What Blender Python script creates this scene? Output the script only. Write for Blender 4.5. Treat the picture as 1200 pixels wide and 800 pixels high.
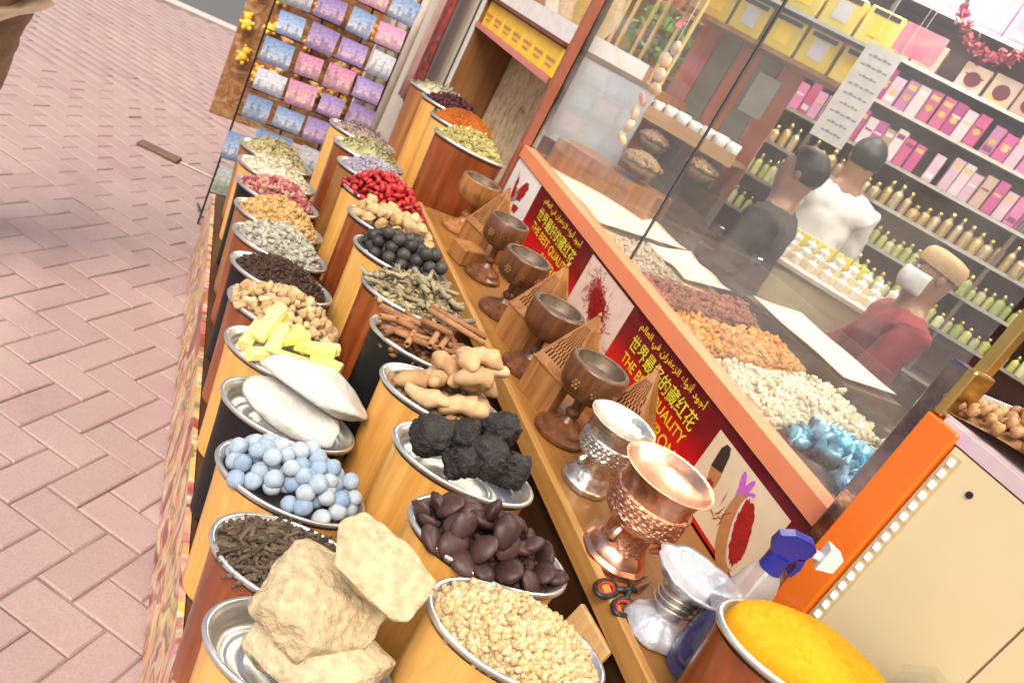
import bpy, math, random
import numpy as np
from mathutils import Matrix, Vector

for o in list(bpy.data.objects):
    bpy.data.objects.remove(o, do_unlink=True)
S = bpy.context.scene
C = S.collection
rad = math.radians
random.seed(7)
RNG = np.random.default_rng(11)

# ---------------------------------------------------------------- camera, sky, sun, exposure
cd = bpy.data.cameras.new("camera")
cam = bpy.data.objects.new("camera", cd)
C.objects.link(cam)
S.camera = cam
cd.sensor_width = 36.0
cd.lens = 36.0 * 904.0 / 1200.0
cd.clip_start = 0.02
cd.clip_end = 500.0
cd.dof.use_dof = True
cd.dof.focus_distance = 1.3
cd.dof.aperture_fstop = 7.0
# street runs along +Y, the shop front is the plane x = 1.21, up is +Z (rolled hand-held phone camera)
_v1 = Vector((284 - 600, -(-191 - 400), -904)).normalized()       # street direction seen by the camera
_v3 = Vector((-511 - 600, -(2378 - 400), -904)).normalized()      # straight down seen by the camera
_v3 = (_v3 - _v1 * _v3.dot(_v1)).normalized()
_up = -_v3
_xx = _v1.cross(_up)
cam.matrix_world = Matrix(((_xx.x, _xx.y, _xx.z, 0.0), (_v1.x, _v1.y, _v1.z, 0.0), (_up.x, _up.y, _up.z, 1.5), (0, 0, 0, 1)))

SUN_EL, SUN_AZ = 54.0, -138.0      # azimuth from +Y, clockwise positive: the sun stands over the street, to the left
w = bpy.data.worlds.new("World")
S.world = w
w.use_nodes = True
nt = w.node_tree
nt.nodes.clear()
sky = nt.nodes.new("ShaderNodeTexSky")
sky.sky_type = 'NISHITA'
sky.sun_disc = False
sky.sun_elevation = rad(SUN_EL)
sky.sun_rotation = rad(SUN_AZ)
sky.dust_density = 3.0
sky.air_density = 1.0
bg = nt.nodes.new("ShaderNodeBackground")
bg.inputs[1].default_value = 0.10
wo = nt.nodes.new("ShaderNodeOutputWorld")
nt.links.new(sky.outputs[0], bg.inputs[0])
nt.links.new(bg.outputs[0], wo.inputs[0])
sl = bpy.data.lights.new("sun", 'SUN')
sl.energy = 2.4
sl.angle = rad(36.0)
sl.color = (1.0, 0.87, 0.70)
sun = bpy.data.objects.new("sun", sl)
C.objects.link(sun)
_d = Vector((math.sin(rad(SUN_AZ)) * math.cos(rad(SUN_EL)), math.cos(rad(SUN_AZ)) * math.cos(rad(SUN_EL)), math.sin(rad(SUN_EL))))
sun.rotation_euler = _d.to_track_quat('Z', 'Y').to_euler()
sun.location = _d * 20
S.view_settings.view_transform = 'Standard'
S.view_settings.look = 'None'
S.view_settings.gamma = 1.0
S.view_settings.use_curve_mapping = False
S.view_settings.exposure = 0.82
S.cycles.use_denoising = True
S.cycles.max_bounces = 8
S.cycles.transparent_max_bounces = 12
S.cycles.caustics_reflective = False
S.cycles.caustics_refractive = False

# ---------------------------------------------------------------- materials
MATS = {}
def _nm(name):
    m = bpy.data.materials.new(name)
    m.use_nodes = True
    t = m.node_tree
    b = t.nodes["Principled BSDF"]
    return m, t, b
def _mix(t, fac, a, b, blend='MIX'):
    n = t.nodes.new("ShaderNodeMix")
    n.data_type = 'RGBA'
    n.blend_type = blend
    for sock, v in ((n.inputs[0], fac), (n.inputs[6], a), (n.inputs[7], b)):
        if hasattr(v, "links") or hasattr(v, "is_linked"):
            t.links.new(v, sock)
        elif isinstance(v, (int, float)):
            sock.default_value = v
        else:
            sock.default_value = (*v, 1.0)
    return n.outputs[2]
def _noise(t, scale, detail=4.0, rough=0.55, vec=None, dist=0.0):
    n = t.nodes.new("ShaderNodeTexNoise")
    n.inputs["Scale"].default_value = scale
    n.inputs["Detail"].default_value = detail
    n.inputs["Roughness"].default_value = rough
    n.inputs["Distortion"].default_value = dist
    if vec is not None:
        t.links.new(vec, n.inputs["Vector"])
    return n.outputs["Fac"]
def _coord(t, scale=(1, 1, 1), kind="Object", rot=(0, 0, 0)):
    c = t.nodes.new("ShaderNodeTexCoord")
    m = t.nodes.new("ShaderNodeMapping")
    m.inputs["Scale"].default_value = scale
    m.inputs["Rotation"].default_value = rot
    t.links.new(c.outputs[kind], m.inputs["Vector"])
    return m.outputs[0]
def _ramp(t, fac, stops):
    r = t.nodes.new("ShaderNodeValToRGB")
    e = r.color_ramp.elements
    while len(e) > len(stops):
        e.remove(e[-1])
    while len(e) < len(stops):
        e.new(0.5)
    for k, (p, c) in enumerate(stops):
        e[k].position = p
        e[k].color = (*c, 1.0)
    t.links.new(fac, r.inputs[0])
    return r.outputs[0]
def _bump(t, b, h, strength, dist=0.01):
    n = t.nodes.new("ShaderNodeBump")
    n.inputs["Strength"].default_value = strength
    n.inputs["Distance"].default_value = dist
    t.links.new(h, n.inputs["Height"])
    t.links.new(n.outputs[0], b.inputs["Normal"])
def mat(name, c, rough=0.6, metal=0.0, c2=None, scale=30.0, bump=0.0, bdist=0.004, coat=0.0, spec=0.5, emit=0.0, trans=0.0, sss=0.0):
    """plain procedural surface: two close tones broken up by noise, with matching fine relief"""
    if name in MATS:
        return MATS[name]
    m, t, b = _nm(name)
    if c2 is None:
        c2 = tuple(v * 0.82 for v in c)
    co = _coord(t)
    n = _noise(t, scale, 5.0, 0.6, co)
    t.links.new(_ramp(t, n, [(0.3, c2), (0.7, c)]), b.inputs["Base Color"])
    b.inputs["Roughness"].default_value = rough
    b.inputs["Metallic"].default_value = metal
    b.inputs["Specular IOR Level"].default_value = spec
    if coat:
        b.inputs["Coat Weight"].default_value = coat
        b.inputs["Coat Roughness"].default_value = 0.12
    if bump:
        _bump(t, b, n, bump, bdist)
    if emit:
        b.inputs["Emission Color"].default_value = (*c, 1)
        b.inputs["Emission Strength"].default_value = emit
    if trans:
        b.inputs["Transmission Weight"].default_value = trans
    if sss:
        b.inputs["Subsurface Weight"].default_value = sss
        b.inputs["Subsurface Radius"].default_value = (0.01, 0.006, 0.004)
    MATS[name] = m
    return m
def wood(name, light, dark, rough=0.38, axis='Z', freq=1.0, coat=0.25, contrast=0.5):
    if name in MATS:
        return MATS[name]
    m, t, b = _nm(name)
    sc = {'Z': (26, 26, 1.6), 'Y': (26, 1.6, 26), 'X': (1.6, 26, 26)}[axis]
    oi = t.nodes.new("ShaderNodeObjectInfo")
    co = _coord(t, tuple(v * freq for v in sc))
    add = t.nodes.new("ShaderNodeVectorMath")
    mul = t.nodes.new("ShaderNodeMath"); mul.operation = 'MULTIPLY'; mul.inputs[1].default_value = 37.0
    t.links.new(oi.outputs["Random"], mul.inputs[0])
    t.links.new(co, add.inputs[0]); t.links.new(mul.outputs[0], add.inputs[1])
    n1 = _noise(t, 1.0, 6.0, 0.62, add.outputs[0], 0.7)
    n2 = _noise(t, 3.7, 3.0, 0.5, add.outputs[0], 0.2)
    mid = tuple((a + d) * 0.5 for a, d in zip(light, dark))
    col = _ramp(t, n1, [(0.5 - contrast * 0.36, dark), (0.5, mid), (0.5 + contrast * 0.3, light)])
    fine = _ramp(t, n2, [(0.3, (0.78, 0.74, 0.7)), (0.65, (1, 1, 1))])
    t.links.new(_mix(t, 0.55, col, fine, 'MULTIPLY'), b.inputs["Base Color"])
    b.inputs["Roughness"].default_value = rough
    b.inputs["Coat Weight"].default_value = coat
    b.inputs["Coat Roughness"].default_value = 0.2
    _bump(t, b, n2, 0.12, 0.002)
    MATS[name] = m
    return m
def piecemat(name, stops, rough=0.7, bump=0.4, bscale=140.0, bdist=0.002, obj=False, metal=0.0, spec=0.4, sss=0.0, coat=0.0, mottle=0.35):
    """colour differs from piece to piece (attribute 'pv' in joined heaps, Object Info on single pieces)"""
    if name in MATS:
        return MATS[name]
    m, t, b = _nm(name)
    if obj:
        f = t.nodes.new("ShaderNodeObjectInfo").outputs["Random"]
    else:
        a = t.nodes.new("ShaderNodeAttribute")
        a.attribute_name = "pv"
        f = a.outputs["Fac"]
    k = len(stops)
    col = _ramp(t, f, [(i / max(1, k - 1), c) for i, c in enumerate(stops)])
    n = _noise(t, bscale, 4.0, 0.6, _coord(t))
    tone = _ramp(t, n, [(0.3, (1 - mottle,) * 3), (0.68, (1, 1, 1))])
    t.links.new(_mix(t, 1.0, col, tone, 'MULTIPLY'), b.inputs["Base Color"])
    b.inputs["Roughness"].default_value = rough
    b.inputs["Metallic"].default_value = metal
    b.inputs["Specular IOR Level"].default_value = spec
    if sss:
        b.inputs["Subsurface Weight"].default_value = sss
        b.inputs["Subsurface Radius"].default_value = (0.006, 0.005, 0.003)
    if coat:
        b.inputs["Coat Weight"].default_value = coat
    if bump:
        _bump(t, b, n, bump, bdist)
    MATS[name] = m
    return m
def glass(name, tint=(1, 1, 1), rough=0.02, ior=1.45, haze=0.0):
    """clear pane: reflects by Fresnel, otherwise lets everything through"""
    if name in MATS:
        return MATS[name]
    m, t, b = _nm(name)
    t.nodes.remove(b)
    out = t.nodes["Material Output"]
    tr = t.nodes.new("ShaderNodeBsdfTransparent"); tr.inputs[0].default_value = (*tint, 1)
    gl = t.nodes.new("ShaderNodeBsdfGlossy"); gl.inputs["Roughness"].default_value = rough
    fr = t.nodes.new("ShaderNodeFresnel"); fr.inputs[0].default_value = ior
    geo = t.nodes.new("ShaderNodeNewGeometry")          # a thin pane: both faces reflect like the outside one
    bk = t.nodes.new("ShaderNodeMapRange"); bk.inputs[3].default_value = ior; bk.inputs[4].default_value = 1.0 / ior
    t.links.new(geo.outputs["Backfacing"], bk.inputs[0]); t.links.new(bk.outputs[0], fr.inputs[0])
    mx = t.nodes.new("ShaderNodeMixShader")
    t.links.new(fr.outputs[0], mx.inputs[0]); t.links.new(tr.outputs[0], mx.inputs[1]); t.links.new(gl.outputs[0], mx.inputs[2])
    last = mx.outputs[0]
    if haze:
        df = t.nodes.new("ShaderNodeBsdfDiffuse"); df.inputs[0].default_value = (0.85, 0.84, 0.82, 1)
        m2 = t.nodes.new("ShaderNodeMixShader")
        sm = _noise(t, 5.0, 4.0, 0.6, _coord(t, (1, 1, 0.6)))
        rr = t.nodes.new("ShaderNodeMath"); rr.operation = 'MULTIPLY'; rr.inputs[1].default_value = haze * 2
        t.links.new(sm, rr.inputs[0]); t.links.new(rr.outputs[0], m2.inputs[0])
        t.links.new(last, m2.inputs[1]); t.links.new(df.outputs[0], m2.inputs[2])
        last = m2.outputs[0]
    t.links.new(last, out.inputs[0])
    MATS[name] = m
    return m

M_YELLOW = wood("pine_laminate", (0.86, 0.50, 0.14), (0.70, 0.35, 0.075), 0.4)
M_YELLOW2 = wood("golden_pine", (0.82, 0.45, 0.115), (0.64, 0.30, 0.06), 0.4)
M_WALNUT = wood("red_walnut", (0.40, 0.10, 0.022), (0.11, 0.02, 0.006), 0.32, contrast=0.8)
M_OAK = wood("brown_oak", (0.42, 0.19, 0.05), (0.2, 0.075, 0.02), 0.36, contrast=0.6)
M_BLACK = mat("black_laminate", (0.010, 0.010, 0.011), 0.5, c2=(0.006, 0.006, 0.007), spec=0.3)
M_SHELF = wood("shelf_veneer", (0.36, 0.165, 0.04), (0.25, 0.105, 0.023), 0.36, axis='Y')
M_SHELFLIP = wood("shelf_lip", (0.55, 0.3, 0.09), (0.4, 0.19, 0.05), 0.36, axis='Y')
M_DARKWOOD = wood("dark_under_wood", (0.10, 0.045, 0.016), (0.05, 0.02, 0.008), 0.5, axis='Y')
M_CARVED = wood("carved_sheesham", (0.19, 0.07, 0.022), (0.075, 0.025, 0.009), 0.36, freq=1.6)
M_CARVED2 = wood("carved_mango_wood", (0.44, 0.205, 0.065), (0.25, 0.1, 0.028), 0.4, freq=1.6)
M_SILVER = mat("tin_tray", (0.74, 0.72, 0.67), 0.36, 0.9, c2=(0.6, 0.58, 0.52), scale=18, bump=0.05)
M_STEEL = mat("mirror_steel", (0.42, 0.41, 0.4), 0.14, 1.0, c2=(0.06, 0.06, 0.065), scale=11, bump=0.15, bdist=0.01)  # pale and near-black noise tones paint streaky reflections into the metal colour
M_COPPER = mat("embossed_copper", (0.95, 0.56, 0.38), 0.32, 1.0, c2=(0.74, 0.36, 0.22), scale=70, bump=0.25, bdist=0.003)
M_EMBOSS = mat("embossed_silver", (0.86, 0.83, 0.76), 0.34, 1.0, c2=(0.5, 0.47, 0.4), scale=90, bump=0.5, bdist=0.004)
M_EMBCOP = mat("chased_copper_band", (0.95, 0.54, 0.36), 0.38, 1.0, c2=(0.5, 0.2, 0.11), scale=110, bump=0.9, bdist=0.005)
M_BRASS = mat("polished_brass", (0.78, 0.56, 0.2), 0.28, 1.0)
M_WHITE = mat("white_plastic", (0.78, 0.77, 0.74), 0.45)
M_CREAM = mat("cream_laminate", (0.76, 0.64, 0.39), 0.35, c2=(0.72, 0.60, 0.36), scale=2.0, coat=0.2)
M_ORANGE = mat("orange_acrylic", (0.86, 0.19, 0.015), 0.3, c2=(0.8, 0.16, 0.012), scale=4, coat=0.4)
M_CORAL = mat("coral_sill", (0.80, 0.27, 0.13), 0.4, c2=(0.74, 0.24, 0.12), scale=6)
M_BLACKP = mat("black_plastic", (0.02, 0.02, 0.022), 0.4)
M_WIRE = mat("black_wire", (0.03, 0.026, 0.024), 0.45, 0.4)
M_GLASS = glass("shop_glass", (0.97, 0.98, 0.97), 0.0, 1.45, haze=0.05)
M_ACRYL = glass("clear_acrylic", (0.95, 0.96, 0.95), 0.03, 1.38, haze=0.02)

# ---------------------------------------------------------------- mesh helpers
class MB:
    def __init__(s):
        s.v = []; s.f = []
    def add(s, vs, fs, M=None):
        n = len(s.v)
        if M is not None:
            vs = [tuple(M @ Vector(p)) for p in vs]
        s.v += [tuple(p) for p in vs]
        s.f += [tuple(i + n for i in f) for f in fs]
        return s
    def box(s, lo, hi, M=None, bev=0.0):
        x0, y0, z0 = lo; x1, y1, z1 = hi
        if bev <= 0:
            vs = [(x0, y0, z0), (x1, y0, z0), (x1, y1, z0), (x0, y1, z0), (x0, y0, z1), (x1, y0, z1), (x1, y1, z1), (x0, y1, z1)]
            return s.add(vs, [(3, 2, 1, 0), (4, 5, 6, 7), (0, 1, 5, 4), (1, 2, 6, 5), (2, 3, 7, 6), (3, 0, 4, 7)], M)
        b = min(bev, (x1 - x0) * .45, (y1 - y0) * .45, (z1 - z0) * .45)
        vs = []; idx = {}
        cx, cy, cz = (x0 + x1) / 2, (y0 + y1) / 2, (z0 + z1) / 2
        for i, X in enumerate((x0, x1)):
            for j, Y in enumerate((y0, y1)):
                for k, Z in enumerate((z0, z1)):
                    sx, sy, sz = (1 if i == 0 else -1), (1 if j == 0 else -1), (1 if k == 0 else -1)
                    for a, p in enumerate(((X, Y + sy * b, Z + sz * b), (X + sx * b, Y, Z + sz * b), (X + sx * b, Y + sy * b, Z))):
                        idx[i, j, k, a] = len(vs); vs.append(p)
        F = []
        g = lambda i, j, k, a: idx[i, j, k, a]
        for i in (0, 1):
            q = [g(i, 0, 0, 0), g(i, 1, 0, 0), g(i, 1, 1, 0), g(i, 0, 1, 0)]; F.append(q if i else q[::-1])
            q = [g(0, i, 0, 1), g(1, i, 0, 1), g(1, i, 1, 1), g(0, i, 1, 1)]; F.append(q[::-1] if i else q)
            q = [g(0, 0, i, 2), g(1, 0, i, 2), g(1, 1, i, 2), g(0, 1, i, 2)]; F.append(q if i else q[::-1])
        for i in (0, 1):
            for j in (0, 1):
                q = [g(i, j, 0, 0), g(i, j, 1, 0), g(i, j, 1, 1), g(i, j, 0, 1)]; F.append(q if (i + j) % 2 == 0 else q[::-1])
                q = [g(i, 0, j, 0), g(i, 1, j, 0), g(i, 1, j, 2), g(i, 0, j, 2)]; F.append(q if (i + j) % 2 else q[::-1])
                q = [g(0, i, j, 1), g(1, i, j, 1), g(1, i, j, 2), g(0, i, j, 2)]; F.append(q if (i + j) % 2 == 0 else q[::-1])
        for i in (0, 1):
            for j in (0, 1):
                for k in (0, 1):
                    q = [g(i, j, k, 0), g(i, j, k, 1), g(i, j, k, 2)]; F.append(q if (i + j + k) % 2 == 0 else q[::-1])
        return s.add(vs, F, M)
    def lathe(s, prof, seg=32, sx=1.0, sy=1.0, M=None, close=False, wob=None):
        vs = []; n = len(prof)
        for k in range(seg):
            a = 2 * math.pi * k / seg
            for (r, z) in prof:
                q = r * (wob(a, z) if wob else 1.0)
                vs.append((q * sx * math.cos(a), q * sy * math.sin(a), z))
        fs = []
        for k in range(seg):
            k2 = (k + 1) % seg
            for j in range(n - 1):
                fs.append((k * n + j, k2 * n + j, k2 * n + j + 1, k * n + j + 1))
        if close or prof[0][0] > 1e-6 and close is not None:
            if prof[0][0] > 1e-6:
                fs.append(tuple(k * n for k in range(seg))[::-1])
            if prof[-1][0] > 1e-6:
                fs.append(tuple(k * n + n - 1 for k in range(seg)))
        return s.add(vs, fs, M)
    def tube(s, pts, r, seg=8, caps=True, M=None):
        pts = [Vector(p) for p in pts]
        rs = r if isinstance(r, (list, tuple)) else [r] * len(pts)
        vs = []; fs = []
        ref = Vector((0, 0, 1))
        for i, p in enumerate(pts):
            d = (pts[min(i + 1, len(pts) - 1)] - pts[max(i - 1, 0)]).normalized()
            if abs(d.dot(ref)) > 0.95:
                ref = Vector((1, 0, 0))
            a = d.cross(ref).normalized(); b = d.cross(a).normalized()
            ref = b.cross(d) if False else ref
            for k in range(seg):
                t = 2 * math.pi * k / seg
                vs.append(tuple(p + (a * math.cos(t) + b * math.sin(t)) * rs[i]))
        for i in range(len(pts) - 1):
            for k in range(seg):
                k2 = (k + 1) % seg
                fs.append((i * seg + k, i * seg + k2, (i + 1) * seg + k2, (i + 1) * seg + k))
        if caps:
            fs.append(tuple(range(seg))[::-1])
            fs.append(tuple((len(pts) - 1) * seg + k for k in range(seg)))
        return s.add(vs, fs, M)
    def prism(s, poly, z0, z1, M=None):
        n = len(poly)
        vs = [(x, y, z0) for x, y in poly] + [(x, y, z1) for x, y in poly]
        fs = [tuple(range(n))[::-1], tuple(range(n, 2 * n))] + [(i, (i + 1) % n, n + (i + 1) % n, n + i) for i in range(n)]
        return s.add(vs, fs, M)
    def mesh(s, name, m, smooth=False):
        me = bpy.data.meshes.new(name)
        me.from_pydata(s.v, [], s.f)
        if smooth:
            me.shade_smooth()
            if smooth != 'all':
                me.set_sharp_from_angle(angle=rad(38))
        me.update()
        if m is not None:
            me.materials.append(m)
        return me
    def build(s, name, m, parent=None, loc=None, rot=None, smooth=False, **pr):
        return put(name, s.mesh(name, m, smooth), parent, loc, rot, **pr)
def put(name, data, parent=None, loc=None, rot=None, scale=None, **pr):
    o = bpy.data.objects.new(name, data)
    C.objects.link(o)
    if parent is not None:
        o.parent = parent
    if loc is not None:
        o.location = loc
    if rot is not None:
        o.rotation_euler = rot
    if scale is not None:
        o.scale = scale
    for k, v in pr.items():
        if v is not None:
            o[k] = v
    return o
def thing(name, label, category, loc=(0, 0, 0), rz=0.0, group=None):
    return put(name, None, None, loc, (0, 0, rz), label=label, category=category, group=group)
def copy_tree(o, parent=None):
    c = o.copy()
    C.objects.link(c)
    c.parent = parent
    for ch in o.children:
        copy_tree(ch, c)
    return c
def struct(name, mb, m, **k):
    return mb.build(name, m, kind="structure", **k)

def ico(sub=1):
    import bmesh
    bm = bmesh.new()
    bmesh.ops.create_icosphere(bm, subdivisions=sub, radius=1.0)
    bm.verts.ensure_lookup_table()
    v = np.array([p.co[:] for p in bm.verts]); f = np.array([[q.index for q in t.verts] for t in bm.faces])
    bm.free()
    return v, f
ICO1, ICO2, ICO3, ICO4 = ico(1), ico(2), ico(3), ico(4)
def stick_shape(seg=5, rings=2, bend=0.0):
    v = []; f = []
    for i in range(rings):
        z = -1 + 2 * i / (rings - 1)
        for k in range(seg):
            a = 2 * math.pi * k / seg
            v.append((math.cos(a) + bend * (1 - z * z), math.sin(a), z))
    for i in range(rings - 1):
        for k in range(seg):
            k2 = (k + 1) % seg
            f += [(i * seg + k, i * seg + k2, (i + 1) * seg + k2), (i * seg + k, (i + 1) * seg + k2, (i + 1) * seg + k)]
    for k in range(1, seg - 1):
        f += [(0, k + 1, k), ((rings - 1) * seg, (rings - 1) * seg + k, (rings - 1) * seg + k + 1)]
    return np.array(v, float), np.array(f)
def leaf_shape():
    v = np.array([(-1, 0, 0), (-.3, .45, .25), (.4, .4, .2), (1, 0, -.1), (.4, -.4, .25), (-.3, -.45, .2), (0, 0, -.12)], float)
    f = np.array([(0, 6, 1), (1, 6, 2), (2, 6, 3), (3, 6, 4), (4, 6, 5), (5, 6, 0)])
    return v, f
def rough_shape(base, amp, seed, freq=1.7):
    r = np.random.default_rng(seed)
    v, f = base
    d = np.zeros(len(v))
    for _ in range(5):
        k = r.normal(size=3) * freq
        d += np.sin(v @ k + r.uniform(0, 6.28)) * r.uniform(.4, 1)
    d = d / 2.2 + r.normal(size=len(v)) * .25
    return v * (1 + amp * d)[:, None], f
def rand_rot(n, rng=RNG, flat=None):
    q = rng.normal(size=(n, 4))
    if flat is not None:
        q[:, 1:3] *= flat
    q /= np.linalg.norm(q, axis=1)[:, None]
    w_, x, y, z = q.T
    return np.stack([np.stack([1 - 2 * (y * y + z * z), 2 * (x * y - z * w_), 2 * (x * z + y * w_)], -1),
                     np.stack([2 * (x * y + z * w_), 1 - 2 * (x * x + z * z), 2 * (y * z - x * w_)], -1),
                     np.stack([2 * (x * z - y * w_), 2 * (y * z + x * w_), 1 - 2 * (x * x + y * y)], -1)], 1)
def fast_mesh(name, V, F, m, pv=None, smooth=False):
    me = bpy.data.meshes.new(name)
    me.vertices.add(len(V)); me.vertices.foreach_set("co", np.ascontiguousarray(V, dtype=np.float32).ravel())
    me.loops.add(F.size); me.loops.foreach_set("vertex_index", np.ascontiguousarray(F, dtype=np.int32).ravel())
    me.polygons.add(len(F)); me.polygons.foreach_set("loop_start", np.arange(0, F.size, 3, dtype=np.int32))
    if pv is not None:
        a = me.attributes.new("pv", 'FLOAT', 'POINT')
        a.data.foreach_set("value", np.ascontiguousarray(pv, dtype=np.float32))
    me.update(); me.validate()
    if smooth:
        me.shade_smooth()
    me.materials.append(m)
    return me
def joined(name, shapes, pos, size, m, flat=None, smooth=False, extra=None, pvr=(0, 1)):
    """many small pieces joined into one mesh; size is (n,3)"""
    n = len(pos)
    if flat is not None and flat > 1:                  # sticks lie down: long axis (z) turned into the plane, random heading
        az = RNG.uniform(0, 6.28, n) if flat < 5 else RNG.normal(size=n) * 0.75 + 0.5
        el = RNG.normal(size=n) * 0.2
        zx = np.stack([np.cos(az) * np.cos(el), np.sin(az) * np.cos(el), np.sin(el)], 1)
        xx = np.stack([-np.sin(az), np.cos(az), np.zeros(n)], 1)
        R_ = np.stack([xx, np.cross(zx, xx), zx], 2)
    else:
        R_ = rand_rot(n, RNG, flat)
    Vs, Fs, Ps = [], [], []
    off = 0
    pick = RNG.integers(0, len(shapes), n)
    pvv = RNG.uniform(pvr[0], pvr[1], n)
    for si, (bv, bf) in enumerate(shapes):
        idx = np.where(pick == si)[0]
        if len(idx) == 0:
            continue
        vv = bv[None] * size[idx][:, None, :]
        vv = np.einsum('nij,nvj->nvi', R_[idx], vv) + pos[idx][:, None, :]
        Fs.append((bf[None] + (np.arange(len(idx)) * len(bv))[:, None, None] + off).reshape(-1, 3))
        Vs.append(vv.reshape(-1, 3)); Ps.append(np.repeat(pvv[idx], len(bv)))
        off += len(idx) * len(bv)
    if extra is not None:
        ev, ef = extra
        Vs.append(ev); Fs.append(ef + off); Ps.append(np.full(len(ev), 0.35) + RNG.normal(size=len(ev)) * .1)
    return fast_mesh(name, np.concatenate(Vs), np.concatenate(Fs), m, np.clip(np.concatenate(Ps), 0, 1), smooth)
def plane_box(name, lo, hi, m, parent=None, bev=0.0, **k):
    return MB().box(lo, hi, None, bev).build(name, m, parent, **k)
# ================================================================= THE SETTING
# ---- pavement of pink block pavers: herringbone near the stall, straight courses farther off
ANG = rad(52.0)
AX = Vector((math.cos(ANG), math.sin(ANG), 0)); BX = Vector((math.sin(ANG), -math.cos(ANG), 0))
def paver_material():
    m, t, b = _nm("pink_paver")
    oi = t.nodes.new("ShaderNodeObjectInfo")
    at = t.nodes.new("ShaderNodeAttribute"); at.attribute_name = "pv"
    ad = t.nodes.new("ShaderNodeMath"); ad.operation = 'ADD'
    t.links.new(oi.outputs["Random"], ad.inputs[0]); t.links.new(at.outputs["Fac"], ad.inputs[1])
    fr = t.nodes.new("ShaderNodeMath"); fr.operation = 'FRACT'
    t.links.new(ad.outputs[0], fr.inputs[0])
    base = _ramp(t, fr.outputs[0], [(0, (0.37, 0.25, 0.245)), (0.3, (0.40, 0.275, 0.268)), (0.7, (0.43, 0.30, 0.29)), (1, (0.385, 0.255, 0.26))])
    geo = t.nodes.new("ShaderNodeNewGeometry")
    n1 = _noise(t, 2.2, 8.0, 0.7, geo.outputs["Position"])
    n2 = _noise(t, 160.0, 3.0, 0.7, geo.outputs["Position"])
    dusty = _mix(t, _ramp(t, n1, [(0.36, (0, 0, 0)), (0.68, (0.75, 0.75, 0.75))]), base, (0.44, 0.34, 0.31))
    grit = _ramp(t, n2, [(0.3, (0.84, 0.84, 0.84)), (0.6, (1, 1, 1)), (0.78, (1.1, 1.08, 1.07))])
    t.links.new(_mix(t, 1.0, dusty, grit, 'MULTIPLY'), b.inputs["Base Color"])
    b.inputs["Roughness"].default_value = 0.85
    b.inputs["Specular IOR Level"].default_value = 0.25
    _bump(t, b, n2, 0.35, 0.002)
    return m
M_PAVER = paver_material()
M_JOINT = mat("sandy_joint", (0.33, 0.235, 0.21), 0.95, c2=(0.16, 0.11, 0.095), scale=9, bump=0.4)
M_ASPHALT = mat("asphalt", (0.16, 0.16, 0.155), 0.9, c2=(0.11, 0.11, 0.108), scale=60, bump=0.5)
M_KERB = mat("pale_kerb", (0.62, 0.58, 0.52), 0.85, c2=(0.5, 0.46, 0.41), scale=20, bump=0.4)
pavement = struct("pavement", MB().box((-40, -30, -0.30), (40, 8.05, -0.0065)), M_JOINT)
def paver_shape(L, W, g=0.0022, c=0.004, depth=0.03):
    a, b_ = L / 2 - g, W / 2 - g
    vs = [(-a, -b_, -depth), (a, -b_, -depth), (a, b_, -depth), (-a, b_, -depth),
          (-a, -b_, -c), (a, -b_, -c), (a, b_, -c), (-a, b_, -c),
          (-a + c, -b_ + c, 0), (a - c, -b_ + c, 0), (a - c, b_ - c, 0), (-a + c, b_ - c, 0)]
    fs = []
    for q in (0, 4):
        for i in range(4):
            j = (i + 1) % 4
            fs.append((q + i, q + j, q + 4 + j, q + 4 + i))
    fs.append((8, 9, 10, 11))
    return vs, fs
_pm = bpy.data.meshes.new("paver")
_pm.from_pydata(*[paver_shape(0.2, 0.1)[0], [], paver_shape(0.2, 0.1)[1]])
_pm.materials.append(M_PAVER)
_bricks = []
_org = (1.005, -0.71)                          # a joint corner read on the ground
for i in range(-40, 60):
    for j in range(-60, 60):
        k = (i - j) % 4
        if k not in (0, 2):
            continue
        if k == 0:
            ca, cb, turn = (i + 1) * 0.1, (j + 0.5) * 0.1, 0
        else:
            ca, cb, turn = (i + 0.5) * 0.1, (j) * 0.1, 1
        ca += _org[0] % 0.1; cb += _org[1] % 0.1
        if ca > 2.57:
            continue
        p = AX * ca + BX * cb
        _bricks.append((p.x, p.y, ANG + (math.pi / 2 if turn else 0)))
_nh = len(_bricks)
for r_ in range(0, 62):                        # straight courses beyond
    ca = 2.56 + r_ * 0.1
    for q in range(-60, 45):
        cb = q * 0.2 + (0.1 if r_ % 2 else 0.0)
        p = AX * ca + BX * cb
        _bricks.append((p.x, p.y, ANG + math.pi / 2))
_course = set(_bricks[_nh:])
def _in_view(x, y):
    return -1.6 < x < 0.42 and 0.35 < y < 7.95 and x > -0.28 - 0.235 * y
_bricks = [q for q in _bricks if -6 < q[0] < 2.5 and -0.5 < q[1] < 7.9]
_vis = sorted([q for q in _bricks if _in_view(q[0], q[1]) and (q[0] < 0.33 or q[1] > 3.0)], key=lambda q: q[0] ** 2 + q[1] ** 2)
_near = set(_vis[:300])
for (x, y, a) in _near:
    put("paver", _pm, pavement, (x, y, RNG.normal() * 0.0011 - (0.004 if 2.40 < x * AX.x + y * AX.y < 2.575 and (x, y, a) not in _course else 0)), (RNG.normal() * 0.006, RNG.normal() * 0.006, a + RNG.normal() * 0.006))
_pv, _pf = np.array(paver_shape(0.2, 0.1)[0]), paver_shape(0.2, 0.1)[1]
_tri = np.array([(f[0], f[1], f[2]) for f in _pf] + [(f[0], f[2], f[3]) for f in _pf])
_rest = [q for q in _bricks if q not in _near]
_V, _F, _P = [], [], []
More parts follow.
